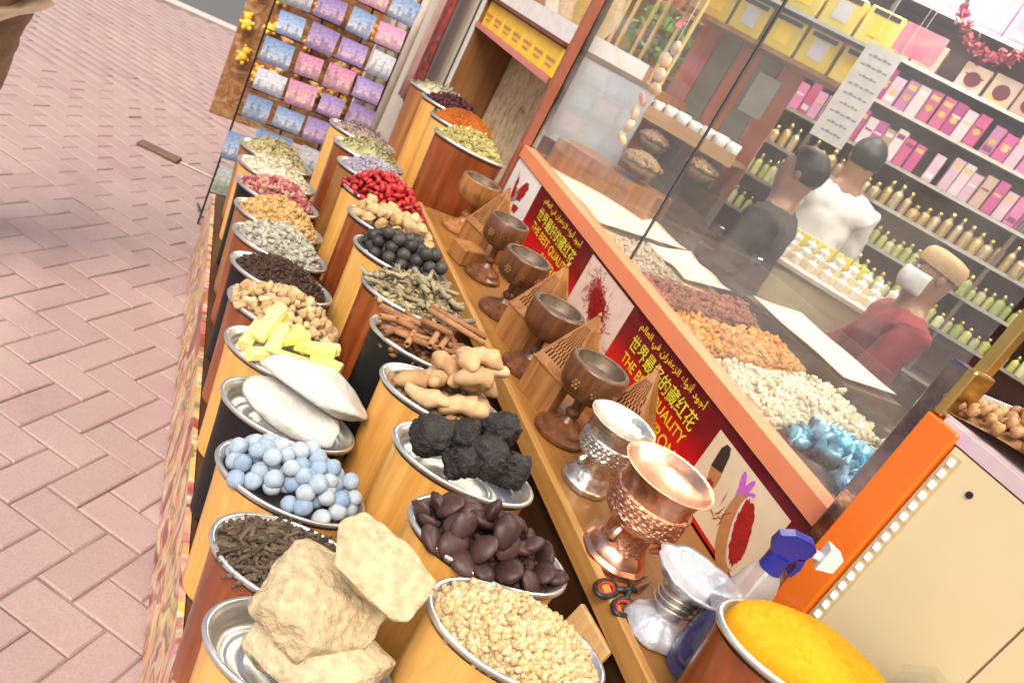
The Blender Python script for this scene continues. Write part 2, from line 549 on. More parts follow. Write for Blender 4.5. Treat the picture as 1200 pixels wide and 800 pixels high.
for n_, (x, y, a) in enumerate(_rest):
    c_, s_ = math.cos(a), math.sin(a)
    _V.append(np.stack([_pv[:, 0] * c_ - _pv[:, 1] * s_ + x, _pv[:, 0] * s_ + _pv[:, 1] * c_ + y, _pv[:, 2] + RNG.normal() * 0.001 - (0.004 if 2.40 < x * AX.x + y * AX.y < 2.575 and (x, y, a) not in _course else 0)], 1))
    _F.append(_tri + n_ * len(_pv)); _P.append(np.full(len(_pv), RNG.uniform()))
put("paver_field", fast_mesh("paver_field", np.concatenate(_V), np.concatenate(_F), M_PAVER, np.concatenate(_P)), pavement, kind="stuff")
kerb = struct("kerb", MB().box((-40, 8.05, -0.3), (40, 8.2, 0.012), bev=0.01), M_KERB)
road = struct("road", MB().box((-200, 8.2, -0.4), (200, 200, -0.11)), M_ASPHALT)
plane_box("wooden_block", (-0.105, -0.035, 0), (0.105, 0.035, 0.016), mat("brown_offcut", (0.2, 0.125, 0.08), 0.75, c2=(0.13, 0.08, 0.05), bump=0.3), None, 0.003,
          loc=(0.062, 4.17, 0.003), rot=(0, 0, rad(-19)), label="small flat brown block lying alone on the pink pavement", category="block")
plane_box("pale_batten", (-0.14, -0.006, 0), (0.14, 0.006, 0.006), M_KERB, None, 0.001, loc=(0.30, 4.09, 0.003), rot=(0, 0, rad(-19)),
          label="thin pale strip on the pavement running from the brown block towards the postcard rack", category="strip")

# ---- shop shell
M_WALL = mat("shop_plaster", (0.62, 0.56, 0.46), 0.8, c2=(0.56, 0.5, 0.41), scale=3)
M_FLOOR = mat("shop_floor_tile", (0.42, 0.36, 0.3), 0.4, c2=(0.36, 0.31, 0.26), scale=4)
struct("shop_floor", MB().box((1.26, -2.0, -0.005), (6.2, 7.0, 0.03)), M_FLOOR)
struct("shop_ceiling", MB().box((1.2, -2.0, 2.75), (6.2, 7.0, 2.85)), mat("shop_ceiling_paint", (0.7, 0.67, 0.6), 0.85))
struct("shop_wall_back", MB().box((6.0, -2.0, 0.03), (6.12, 7.0, 2.75)), M_WALL)
struct("shop_wall_near", MB().box((1.3, -2.12, 0.03), (6.0, -2.0, 2.75)), M_WALL)
struct("shop_wall_far", MB().box((1.5, 6.9, 0.03), (6.0, 7.0, 2.75)), M_WALL)
struct("shop_wall_front", MB().box((1.2, 4.02, 0.0), (1.32, 6.9, 2.75)), M_WALL)
struct("shop_beam_front", MB().box((1.2, -2.0, 2.35), (1.32, 4.02, 2.75)), mat("fascia_brown", (0.2, 0.09, 0.04), 0.5))

# ---- stepped stand that carries the spice containers
M_PRINT = None
def print_material():
    """the long printed vinyl: streaks and blots of spice colours (a flat print)"""
    m, t, b = _nm("spice_print_vinyl")
    co = _coord(t, (1, 1.6, 1.6), rot=(rad(25), 0, 0))
    n1 = _noise(t, 4.2, 3.0, 0.5, co, 1.6)
    col = _ramp(t, n1, [(0.24, (0.10, 0.06, 0.06)), (0.34, (0.34, 0.07, 0.06)), (0.40, (0.5, 0.22, 0.13)), (0.45, (0.66, 0.55, 0.45)), (0.49, (0.68, 0.42, 0.12)), (0.54, (0.62, 0.36, 0.22)), (0.6, (0.2, 0.1, 0.08)), (0.66, (0.6, 0.44, 0.16)), (0.78, (0.7, 0.62, 0.5))])
    v = t.nodes.new("ShaderNodeTexVoronoi"); v.inputs["Scale"].default_value = 16.0
    t.links.new(co, v.inputs["Vector"])
    t.links.new(_mix(t, 0.25, col, v.outputs["Color"], 'OVERLAY'), b.inputs["Base Color"])
    b.inputs["Roughness"].default_value = 0.35
    return m
stand = thing("display_stand", "long low stepped stand with spice-printed front along the pavement", "display stand", (0, 0, 0))
plane_box("printed_front", (0.272, 0.15, 0.012), (0.284, 3.12, 0.292), print_material(), stand)
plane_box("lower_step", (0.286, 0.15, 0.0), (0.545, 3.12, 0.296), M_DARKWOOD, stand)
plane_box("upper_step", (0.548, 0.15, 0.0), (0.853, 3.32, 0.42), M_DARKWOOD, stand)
# ---- burner shelf below the window
shelf = thing("window_shelf", "brown wooden shelf under the shop window holding the incense burners", "shelf", (0, 0, 0))
plane_box("shelf_board", (0.872, 0.1, 0.716), (1.205, 2.52, 0.74), M_SHELF, shelf)
plane_box("front_lip", (0.852, 0.1, 0.70), (0.870, 2.52, 0.748), M_SHELFLIP, shelf, 0.003)
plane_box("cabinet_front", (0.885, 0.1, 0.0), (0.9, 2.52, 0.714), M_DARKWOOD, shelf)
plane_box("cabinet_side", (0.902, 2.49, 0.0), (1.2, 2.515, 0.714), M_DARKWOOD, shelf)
# riser for the tall containers beyond the shelf
riser = thing("container_riser", "dark wooden riser under the tall containers beside the postcard rack", "riser", (0, 0, 0))
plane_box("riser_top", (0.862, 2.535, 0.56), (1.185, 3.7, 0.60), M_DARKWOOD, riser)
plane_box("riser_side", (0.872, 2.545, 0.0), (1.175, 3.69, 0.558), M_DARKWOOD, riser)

# ---- shop front: banner, sill, glass
def zs(y):                                     # the sill line drops slightly towards the near end
    return 0.955 + (y - 0.8) * 0.022
FX = 1.212
Y0, Y1 = 0.78, 2.72
def slab(x0, x1, ya, yb, zlo, zhi):            # zlo/zhi: functions of y or numbers
    L = zlo if callable(zlo) else (lambda y: zlo)
    H_ = zhi if callable(zhi) else (lambda y: zhi)
    vs = [(x0, ya, L(ya)), (x1, ya, L(ya)), (x1, yb, L(yb)), (x0, yb, L(yb)), (x0, ya, H_(ya)), (x1, ya, H_(ya)), (x1, yb, H_(yb)), (x0, yb, H_(yb))]
    return MB().add(vs, [(3, 2, 1, 0), (4, 5, 6, 7), (0, 1, 5, 4), (1, 2, 6, 5), (2, 3, 7, 6), (3, 0, 4, 7)])
def banner_material():
    m, t, b = _nm("saffron_banner_print")
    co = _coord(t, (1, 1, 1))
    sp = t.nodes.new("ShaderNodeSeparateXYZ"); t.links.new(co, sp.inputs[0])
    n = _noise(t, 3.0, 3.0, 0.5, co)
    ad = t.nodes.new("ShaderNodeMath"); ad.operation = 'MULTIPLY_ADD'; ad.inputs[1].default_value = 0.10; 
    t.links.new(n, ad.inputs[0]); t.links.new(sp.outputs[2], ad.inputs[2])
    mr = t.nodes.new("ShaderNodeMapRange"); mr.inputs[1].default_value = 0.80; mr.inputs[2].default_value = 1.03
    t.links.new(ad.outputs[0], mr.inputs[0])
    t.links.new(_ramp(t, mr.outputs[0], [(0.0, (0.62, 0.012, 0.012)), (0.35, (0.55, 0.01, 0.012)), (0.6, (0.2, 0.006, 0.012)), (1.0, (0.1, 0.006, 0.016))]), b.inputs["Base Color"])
    b.inputs["Roughness"].default_value = 0.3
    b.inputs["Coat Weight"].default_value = 0.3
    return m
banner = thing("saffron_banner", "long dark red banner with yellow lettering and three saffron pictures under the window", "banner", (0, 0, 0))
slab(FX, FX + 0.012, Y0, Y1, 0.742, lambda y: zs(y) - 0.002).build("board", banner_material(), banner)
front = thing("shop_front", "shop window front with coral sill and posts", "shop front", (0, 0, 0))
slab(1.206, 1.26, Y0, Y1, zs, lambda y: zs(y) + 0.046).build("sill", M_CORAL, front)
slab(FX + 0.014, 1.258, Y0, Y1, 0.0, lambda y: zs(y) - 0.001).build("apron_wall", M_DARKWOOD, front)
plane_box("post", (1.196, 2.724, 0.0), (1.235, 2.752, 2.35), mat("red_brown_frame", (0.33, 0.1, 0.06), 0.35, coat=0.3), front, 0.003)
plane_box("post_trim", (1.238, 2.722, 0.99), (1.262, 2.742, 2.35), M_STEEL, front, 0.002)
plane_box("steel_strip", (1.168, 0.735, 0.0), (1.206, 0.776, 1.345), M_STEEL, front, 0.004)
plane_box("pane_gasket", (1.243, 1.7885, 1.03), (1.251, 1.7925, 2.35), M_BLACKP, front)
plane_box("pane", (1.244, 1.7935, 1.03), (1.25, 2.72, 2.35), M_GLASS, front)
plane_box("pane", (1.244, 0.80, 1.01), (1.25, 1.7875, 2.35), M_GLASS, front)

# ---- next counter (cream panel, orange edge, LED strip)
ctr = thing("cream_counter", "cream fronted counter with orange edge board and lit strip at the right", "counter", (0, 0, 0))
plane_box("front_panel", (1.15, 0.434, 0.0), (1.17, 0.664, 1.245), M_CREAM, ctr)
plane_box("front_panel", (1.15, -1.2, 0.0), (1.17, 0.430, 1.245), M_CREAM, ctr)
plane_box("orange_board", (1.142, 0.668, 0.0), (1.205, 0.732, 1.262), M_ORANGE, ctr, 0.003)
plane_box("worktop", (1.172, -1.2, 1.215), (1.60, 0.73, 1.243), M_CREAM, ctr)
plane_box("inner_side", (1.21, 0.69, 0.0), (1.60, 0.732, 1.21), M_CREAM, ctr)
plane_box("brass_edge", (1.150, 0.714, 1.264), (1.205, 0.732, 1.35), M_BRASS, ctr, 0.003)
led = MB().box((1.1465, 0.640, 0.30), (1.1495, 0.660, 1.235)).build("led_tape", mat("led_tape_white", (0.6, 0.48, 0.28), 0.4), ctr)
M_LED = mat("led_chip", (1.0, 0.93, 0.78), 0.4, emit=1.0)
_lc = MB().box((1.1435, 0.6462, -0.0055), (1.1463, 0.6538, 0.0055)).mesh("led_chip", M_LED)
for k in range(30):
    put("led_chip", _lc, led, (0, 0, 0.58 + k * 0.0222))
MB().lathe([(0.0055, -0.001), (0.0055, 0.001)], 12, M=Matrix.Rotation(rad(90), 4, 'Y')).build("screw_hole", M_BLACKP, ctr, (1.1488, 0.60, 1.205))
fr = thing("brass_display_frame", "yellow brass corner frame of the glass cabinet behind the nut tray", "frame", (1.3, 0.80, 0))
plane_box("upright", (-0.012, -0.012, 1.2), (0.012, 0.012, 2.3), M_BRASS, fr, 0.002)
plane_box("foot_plate", (-0.014, -0.014, 0.0), (0.014, 0.014, 1.198), M_STEEL, fr, 0.002)
# ================================================================= SPICE CONTAINERS
EA, EB, EYAW = 0.139, 0.083, -0.44
def oval_pts(rr, th):
    x = EA * rr * np.cos(th); y = EB * rr * np.sin(th)
    return x * math.cos(EYAW) - y * math.sin(EYAW), x * math.sin(EYAW) + y * math.cos(EYAW)
TRAY = MB().lathe([(0.0, -0.04), (0.3, -0.04), (0.5, -0.0395), (0.52, -0.0375), (0.54, -0.0395), (0.68, -0.039), (0.70, -0.0365), (0.72, -0.038), (0.78, -0.036), (0.80, -0.033), (0.82, -0.033), (0.86, -0.024), (0.87, -0.020), (0.885, -0.019), (0.905, -0.012), (0.915, -0.0075), (0.935, -0.0065), (0.945, -0.002), (0.968, -0.0015), (0.978, 0.0025),
                   (1.0, 0.004), (1.035, 0.003), (1.046, -0.002), (1.03, -0.007), (0.985, -0.008), (0.95, -0.012), (0.9, -0.036), (0.8, -0.046), (0.0, -0.046)], 56, EA, EB, close=None).mesh("tray", M_SILVER, 'all')
def body_mesh(h, taper, mt):
    prof = [(taper, 0.0), (taper + 0.006, 0.004)]
    for k in range(1, 6):
        prof.append((taper + (1.0 - taper) * k / 5 * 0.99, h * k / 5 - 0.014 * (k == 5)))
    mb = MB().lathe(prof, 56, EA * 0.985, EB * 0.985, close=None)
    return mb.mesh("body", mt, True)
def container(label, x, y, z, base, mt, taper=0.72, group="oval spice containers", shift=0.0):
    t = thing("spice_container", label, "container", (x, y, base), EYAW, group)
    put("body", body_mesh(z - base, taper, mt), t)
    put("tray", TRAY, t, (0, 0, z - base))
    return (x, y, z)
def mound(c, h, rmax=0.93, n=18, seg=40, p=1.0, wob=0.1):
    """dome that fills the tray (world coordinates)"""
    V = [(c[0], c[1], c[2] + h - 0.006)]; F = []
    ph = RNG.uniform(0, 6.28, 3)
    for i in range(1, n + 1):
        r = rmax * i / n
        for k in range(seg):
            th = 2 * math.pi * k / seg
            px, py = oval_pts(r, th)
            zz = c[2] - 0.008 + hfun(r / rmax, h, p) * (1 + wob * math.sin(2 * th + ph[0]) * (r) + wob * 0.6 * math.sin(5 * th + ph[1]) * r)
            V.append((c[0] + px, c[1] + py, zz - 0.002))
    for k in range(seg):
        F.append((0, 1 + k, 1 + (k + 1) % seg))
    for i in range(n - 1):
        for k in range(seg):
            a, b_ = 1 + i * seg + k, 1 + i * seg + (k + 1) % seg
            F += [(a, a + seg, b_ + seg), (a, b_ + seg, b_)]
    return np.array(V), np.array(F)
def hfun(r, h, p=1.0):
    return h * np.clip(1 - np.clip(r, 0, 1) ** 2, 0, 1) ** p
def on_mound(n, c, h, rmax=0.92, p=1.0, lift=0.0, skew=(0, 0)):
    r = rmax * np.sqrt(RNG.uniform(0, 1, n)); th = RNG.uniform(0, 6.28, n)
    px, py = oval_pts(r, th)
    z = c[2] - 0.008 + hfun(r / rmax, h, p) + lift
    return np.stack([c[0] + px + skew[0] * hfun(r / rmax, 1, p), c[1] + py, z], 1)
def heap(name, label, cat, c, h, n, shapes, size, mt, sj=0.35, rmax=0.88, flat=None, p=1.0, lift=0.0, smooth=False, zj=0.004, pvr=(0, 1)):
    pos = on_mound(n, c, h, rmax, p, lift)
    pos[:, 2] += RNG.normal(size=n) * zj
    sz = np.array(size)[None] * (1 + RNG.normal(size=(n, 3)) * sj * 0.5) * (1 + RNG.normal(size=(n, 1)) * sj)
    sz = np.clip(sz, np.array(size) * 0.35, np.array(size) * 2.1)
    me = joined(name, shapes, pos, sz, mt, flat, smooth, extra=mound(c, h - max(size) * 0.15, 0.93, p=p), pvr=pvr)
    return put(name, me, label=label, category=cat, kind="stuff")
NUG = [rough_shape(ICO1, 0.22, s) for s in range(6)]
CHIP = [(v * np.array([1, .8, .55]), f) for v, f in NUG]
STK = [stick_shape(5, 3, b) for b in (0, .8, -1.2, 1.6)]
LEAF = [leaf_shape()]
BUD = [(v * np.array([.8, .8, 1.2]), f) for v, f in NUG[:3]]
def spaced(n, c, h, dmin, rmax=0.85, p=1.0, tries=60, layers=1):
    """points over the mound at least dmin apart (in plan)"""
    out = []
    for _ in range(n * tries):
        q = on_mound(1, c, h, rmax, p)[0]
        if all((q[0] - o[0]) ** 2 + (q[1] - o[1]) ** 2 > dmin * dmin for o in out):
            out.append(q)
            if len(out) >= n:
                break
    return out
def individual(name, label, cat, group, meshes, pts, scale=1.0, tilt=0.5, sj=0.1, lift=0.0):
    for i, q in enumerate(pts):
        s_ = scale * (1 + RNG.normal() * sj)
        put(name, meshes[i % len(meshes)], None, (q[0], q[1], q[2] + lift), (RNG.normal() * tilt, RNG.normal() * tilt, RNG.uniform(0, 6.28)), (s_, s_, s_),
            label=label, category=cat, group=group)
def npmesh(name, shape, sc, m, smooth=True):
    v, f = shape
    return fast_mesh(name, v * np.array(sc), f, m, None, smooth)
def balls(name, label, cat, group, meshes, c, r, layers, squash=1.0, jit=0.12, rmax=0.9, tilt=3.0, dz=1.5, base=0.0):
    for k in range(layers):
        rk = rmax - k * (r / EA) * 1.15
        if rk <= 0.1:
            break
        row = 0
        yy = -EB * rk
        while yy <= EB * rk + 1e-6:
            xx = -EA * rk + (row % 2) * r + (k % 2) * r * 0.6
            while xx <= EA * rk + 1e-6:
                if (xx / EA) ** 2 + (yy / EB) ** 2 <= rk * rk:
                    px = xx * math.cos(EYAW) - yy * math.sin(EYAW); py = xx * math.sin(EYAW) + yy * math.cos(EYAW)
                    e = 1 - ((xx / EA) ** 2 + (yy / EB) ** 2)
                    s_ = 1 + RNG.normal() * 0.06
                    put(name, meshes[RNG.integers(len(meshes))], None,
                        (c[0] + px + RNG.normal() * r * jit, c[1] + py + RNG.normal() * r * jit, c[2] - 0.018 + r + k * r * dz + e * 0.010 + RNG.normal() * r * jit + base),
                        (RNG.normal() * tilt, RNG.normal() * tilt, RNG.uniform(0, 6.28)), (s_, s_, s_ * squash), label=label, category=cat, group=group)
                xx += 2 * r * 1.03
            yy += r * 1.78
            row += 1

LB, RB = 0.298, 0.422
LY = [0.724, 0.900, 1.095, 1.298, 1.508, 1.708, 1.904, 2.099, 2.292, 2.497, 2.697, 2.893]
RY = [0.666, 0.846, 1.050, 1.256, 1.466, 1.685, 1.918, 2.145, 2.375, 2.605, 2.838, 3.075]
LX = lambda y: 0.372 + 0.0195 * (y - 0.72)
RX = lambda y: 0.634 + 0.036 * (y - 0.67)
def Lc(i, label, mt, **k):
    y = LY[i]
    return container(label, LX(y), y, 0.60, LB, mt, 0.82, **k)
def Rc(i, label, mt, **k):
    y = RY[i]
    return container(label, RX(y), y, 0.75, RB, mt, 0.9, **k)

# ---------------- front row, near to far
c = Lc(0, "yellow wood container under the cream rocks, nearest of the front row", M_YELLOW)
M_ROCK = piecemat("cream_mineral", [(0.70, 0.565, 0.36), (0.66, 0.52, 0.31)], 0.9, 1.0, 55, 0.010, obj=True, mottle=0.42)
def rock(name, label, cat, loc, sc, seed, mt, rot=(0, 0, 0), cuts=9, amp=0.035, sub=ICO4, keep=0.78, group=None, fr=5.0):
    """boulder: sphere cut by random planes, then roughened"""
    r = np.random.default_rng(seed)
    v, f = sub
    v = v.copy()
    for _ in range(cuts):
        n = r.normal(size=3); n /= np.linalg.norm(n)
        d = r.uniform(keep - 0.16, keep + 0.08)
        over = np.clip(v @ n - d, 0, None)
        v -= over[:, None] * n[None] * 0.96
    nn = v / np.linalg.norm(v, axis=1)[:, None]
    disp = np.zeros(len(v))
    for q in range(14):
        k = r.normal(size=3) * fr * (1 + q * 0.35)
        disp += (np.sin(v @ k + r.uniform(0, 6.28)) if q % 2 else 1.2 - 2.2 * np.abs(np.sin(v @ k * 0.6 + r.uniform(0, 6.28))) ** 0.6) / (1 + q * 0.4)
    v += nn * (disp * amp * 0.35 + r.normal(size=len(v)) * amp * 0.06)[:, None]
    me = fast_mesh(name, v * np.array(sc), f, mt, None, True)
    return put(name, me, None, loc, rot, label=label, category=cat, group=group)
x, y, z = c
rock("cream_rock", "broad pale cream rock lying lowest in the nearest front tray", "rock", (x + 0.006, y - 0.022, z + 0.036), (0.15, 0.094, 0.074), 5, M_ROCK, (0.1, -0.05, -0.5), cuts=20, keep=0.72, amp=0.05)
rock("cream_rock", "lumpy cream rock leaning in the middle of the nearest front tray", "rock", (x - 0.012, y + 0.004, z + 0.102), (0.128, 0.086, 0.074), 24, M_ROCK, (0.25, 0.25, -0.3), cuts=20, keep=0.7, amp=0.055)
rock("cream_rock", "flat topped cream rock, topmost of the three rocks", "rock", (x + 0.05, y + 0.002, z + 0.182), (0.108, 0.08, 0.066), 8, M_ROCK, (0.1, 0.12, -0.35), cuts=18, keep=0.64, amp=0.045)

c = Lc(1, "red walnut container of dark brown bark sticks beside the cream rocks", M_WALNUT)
heap("bark_stick_heap", "heap of short dark brown bark sticks in the second front tray", "spice", c, 0.03, 900, [stick_shape(6, 3, b) for b in (0, .4, -.5, .9)], (0.0030, 0.0030, 0.0185),
     piecemat("bark_brown", [(0.05, 0.032, 0.02), (0.11, 0.075, 0.048), (0.16, 0.115, 0.075)], 0.8), flat=8.0, rmax=0.9, sj=0.2)
c = Lc(2, "yellow wood container of pale blue balls in the front row", M_YELLOW)
M_BLUE = piecemat("chalky_blue", [(0.24, 0.35, 0.50), (0.36, 0.45, 0.55), (0.46, 0.52, 0.57), (0.30, 0.42, 0.56)], 0.85, 0.4, 90, 0.002, obj=True, mottle=0.25)
_bm = [npmesh("blue_ball", rough_shape(ICO3, 0.06, 40 + s, 2.4), (0.0166,) * 3, M_BLUE) for s in range(4)]
balls("blue_ball", "pale blue chalky ball among the blue balls in the third front tray", "ball", "pale blue balls in the tray", _bm, c, 0.0158, 3, rmax=0.95, jit=0.24, dz=1.25)
c = Lc(3, "black container under the white crystal slabs in the front row", M_BLACK)
M_ALUM = piecemat("white_alum", [(0.70, 0.69, 0.655), (0.62, 0.59, 0.53)], 0.6, 0.9, 45, 0.006, obj=True, mottle=0.2, sss=0.15)
x, y, z = c
rock("crystal_slab", "white crystal slab lying lower in the front tray", "crystal", (x + 0.005, y - 0.02, z + 0.022), (0.118, 0.062, 0.038), 14, M_ALUM, (0.05, 0.12, -0.42), cuts=8, amp=0.03)
rock("crystal_slab", "long bright white crystal slab lying on top of another slab", "crystal", (x + 0.028, y + 0.012, z + 0.078), (0.128, 0.07, 0.04), 31, M_ALUM, (0.0, 0.16, -0.35), cuts=8, amp=0.025)
c = Lc(4, "yellow wood container of yellow sulphur sticks behind the white slabs", M_YELLOW)
M_SULF = piecemat("sulphur_yellow", [(0.86, 0.78, 0.16), (0.80, 0.76, 0.26), (0.88, 0.82, 0.3)], 0.6, 0.2, 60, 0.002, obj=True, mottle=0.12, sss=0.1)
_sm = MB().tube([(0, 0, -0.042), (0, 0, -0.039), (0, 0, 0.039), (0, 0, 0.042)], [0.014, 0.0178, 0.0178, 0.014], 7).mesh("sulphur_stick", M_SULF, True)
for k, (dx, dy, dz, az, el) in enumerate([(-.085, .01, .03, 1.2, .2), (-.05, .03, .055, .7, .9), (-.04, -.02, .05, 1.3, .5), (-.01, .0, .05, .3, .25), (.02, .02, .045, 1.9, .1), (.05, -.01, .045, -.3, .15), (.08, -.03, .03, -.5, .1), (.07, .03, .028, .2, .1), (0, -.045, .025, -.2, .05), (.0, .05, .022, .1, .0), (-.06, -.045, .022, .4, 0), (-.062, .005, .075, 1.0, .75)]):
    put("sulphur_stick", _sm, None, (c[0] + dx, c[1] + dy, c[2] + dz), (math.pi / 2 - el, 0, az + math.pi / 2), (1, 1, 1 + 0.15 * math.sin(k * 3)), label="lemon yellow sulphur stick in the tray behind the white slabs", category="sulphur stick", group="yellow sulphur sticks")
c = Lc(5, "red mahogany container of beige ginger root pieces in the front row", M_WALNUT)
M_GING = piecemat("ginger_beige", [(0.62, 0.42, 0.22), (0.52, 0.33, 0.15), (0.72, 0.54, 0.32)], 0.85, 0.5, 120, 0.002, obj=True)
_gm = [npmesh("ginger_piece", rough_shape(ICO2, 0.42, 60 + s, 2.6), (0.0145, 0.0108, 0.009), M_GING) for s in range(5)]
heap("ginger_crumbs", "small crumbs filling the tray under the beige ginger pieces", "spice", c, 0.045, 350, NUG, (0.008, 0.006, 0.005), piecemat("ginger_crumb", [(0.45, 0.27, 0.12), (0.6, 0.42, 0.22)], 0.9), rmax=0.93)
individual("ginger_piece", "knobbly beige ginger root piece in the sixth front tray", "ginger", "beige ginger root pieces", _gm, spaced(110, c, 0.058, 0.016, 0.95) + spaced(14, (c[0], c[1], c[2] + 0.018), 0.06, 0.03, 0.5), 1.15, 1.0, 0.18, 0.006)
def fine(i, row, lab, mt, hname, hlab, hcat, stops, h, n, shapes, size, **k):
    cc = (Lc if row == 'L' else Rc)(i, lab, mt)
    return heap(hname, hlab, hcat, cc, h, n, shapes, size, piecemat(hname + "_colour", stops, 0.8), **k)
fine(6, 'L', "black container of small dark brown seeds in the front row", M_BLACK, "clove_heap", "heap of tiny dark brown cloves in the front row", "spice",
     [(0.035, 0.018, 0.012), (0.07, 0.035, 0.022), (0.11, 0.06, 0.04)], 0.05, 1500, [STK[0], BUD[0]], (0.0026, 0.0026, 0.0068))
fine(7, 'L', "red walnut container of grey green dried leaves in the front row", M_WALNUT, "dried_leaf_heap", "heap of grey green dried leaves in the front row", "herb",
     [(0.30, 0.28, 0.2), (0.42, 0.40, 0.32), (0.55, 0.52, 0.44), (0.33, 0.33, 0.26)], 0.066, 1300, LEAF + [NUG[0]], (0.010, 0.007, 0.005))
fine(8, 'L', "brown oak container of golden brown dried pieces in the front row", M_OAK, "golden_spice_heap", "heap of golden brown dried blossoms in the front row", "spice",
     [(0.55, 0.32, 0.10), (0.66, 0.42, 0.16), (0.42, 0.22, 0.07), (0.72, 0.52, 0.24)], 0.07, 1100, NUG, (0.0085, 0.006, 0.0055))
fine(9, 'L', "black container of dusky pink rosebuds in the front row", M_BLACK, "rosebud_heap", "heap of dusky pink dried rosebuds in the front row", "rosebuds",
     [(0.40, 0.09, 0.10), (0.28, 0.05, 0.06), (0.52, 0.22, 0.2), (0.45, 0.33, 0.2)], 0.06, 900, BUD, (0.0075, 0.0075, 0.0085))
fine(10, 'L', "yellow wood container of cream coloured flakes in the front row", M_YELLOW, "cream_flake_heap", "heap of cream coloured flakes in the front row", "spice",
     [(0.70, 0.60, 0.42), (0.78, 0.69, 0.52), (0.62, 0.5, 0.33)], 0.06, 1500, LEAF, (0.0075, 0.005, 0.003))
fine(11, 'L', "oak container of olive green herb at the far end of the front row", M_OAK, "olive_herb_heap", "heap of olive green dried herb, farthest of the front row", "herb",
     [(0.38, 0.32, 0.14), (0.48, 0.42, 0.22), (0.30, 0.26, 0.12)], 0.065, 1300, LEAF, (0.008, 0.005, 0.003))

# ---------------- second row, near to far
c = Rc(0, "yellow wood container of frankincense grains, nearest of the second row", M_YELLOW)
M_FRANK = piecemat("frankincense_resin", [(0.64, 0.47, 0.21), (0.72, 0.57, 0.31), (0.55, 0.37, 0.16), (0.70, 0.60, 0.40)], 0.5, 0.3, 150, 0.0015, spec=0.6, sss=0.15)
M_FRANKO = piecemat("frankincense_piece", [(0.66, 0.49, 0.22), (0.74, 0.60, 0.33), (0.57, 0.39, 0.18), (0.72, 0.62, 0.42)], 0.5, 0.3, 150, 0.0015, obj=True, spec=0.6, sss=0.15)
heap("frankincense_heap", "bed of small pale yellow frankincense grains in the nearest tray of the second row", "resin", c, 0.05, 2200, NUG, (0.0056, 0.0046, 0.0042), M_FRANK, rmax=0.94)
_fm = [npmesh("frankincense_grain", rough_shape(ICO1, 0.36, 80 + s, 2.0), (0.0076, 0.0062, 0.0054), M_FRANKO, False) for s in range(6)]
individual("frankincense_grain", "larger pale yellow frankincense grain lying on the frankincense heap", "resin grain", "larger frankincense grains", _fm, spaced(230, c, 0.05, 0.0085, 0.9, tries=12), 1.0, 1.5, 0.2, 0.003)
c = Rc(1, "yellow wood container of dark brown tamarind tablets in the second row", M_YELLOW)
M_CHOC = piecemat("dark_brown_tablet", [(0.035, 0.014, 0.012), (0.062, 0.028, 0.024), (0.09, 0.046, 0.04), (0.045, 0.018, 0.015)], 0.48, 0.4, 55, 0.003, obj=True, mottle=0.45)
def tablet(seed):
    v, f = rough_shape(ICO3, 0.11, seed, 1.7)
    v = v.copy(); v[:, 2] = np.sign(v[:, 2]) * np.abs(v[:, 2]) ** 1.25
    return v, f
_cm = [npmesh("brown_tablet", tablet(90 + s), (0.0235, 0.0205, 0.0115), M_CHOC) for s in range(5)]
_lab = "dark brown lens shaped tablet in the second tray of the second row"
heap("tablet_crumbs", "dark bed under the brown tablets", "spice", (c[0], c[1], c[2] - 0.012), 0.03, 300, NUG, (0.008, 0.007, 0.005), piecemat("dark_crumb", [(0.04, 0.02, 0.015), (0.07, 0.035, 0.03)], 0.8))
individual("brown_tablet", _lab, "tablet", "dark brown tablets", _cm, spaced(38, c, 0.042, 0.030, 0.9), 1.05, 0.55, 0.12, 0.006)
individual("brown_tablet", _lab, "tablet", "dark brown tablets", _cm, spaced(13, (c[0] - 0.008, c[1], c[2] + 0.024), 0.034, 0.04, 0.62), 1.12, 0.7, 0.1, 0.008)
c = Rc(2, "yellow wood container of black rough stones in the second row", M_YELLOW2)
M_COAL = piecemat("black_stone", [(0.028, 0.025, 0.024), (0.042, 0.037, 0.034)], 0.6, 1.0, 75, 0.012, obj=True, mottle=0.75)
for k, (dx, dy, dz, s_, lab) in enumerate([(-.078, .024, .018, .044, "round black rough stone at the left end of the black stones' tray"), (-.01, .036, .024, .043, "black rough stone at the back of the black stones' tray"),
        (.03, -.018, .024, .044, "black rough stone in the middle of the black stones' tray"), (-.03, -.038, .014, .036, "smaller black stone at the front edge of the black stones' tray"),
        (.078, -.036, .02, .041, "black rough stone at the right end of the black stones' tray"), (.052, .032, .062, .039, "topmost round black stone on the black stones' tray")]):
    rock("black_stone", lab, "stone", (c[0] + dx * 0.95, c[1] + dy * 0.9, c[2] + dz + 0.01), (s_ * 1.14, s_ * 1.02, s_ * 0.98), 120 + k, M_COAL, (k, k * 2, k * 3), cuts=9, amp=0.11, sub=ICO4, keep=0.82, group="black rough stones", fr=6.0)
c = Rc(3, "yellow wood container of big tan galangal roots in the second row", M_YELLOW2)
M_TAN = piecemat("tan_root", [(0.56, 0.35, 0.17), (0.66, 0.45, 0.24), (0.48, 0.28, 0.13)], 0.8, 0.4, 60, 0.003, obj=True, mottle=0.25)
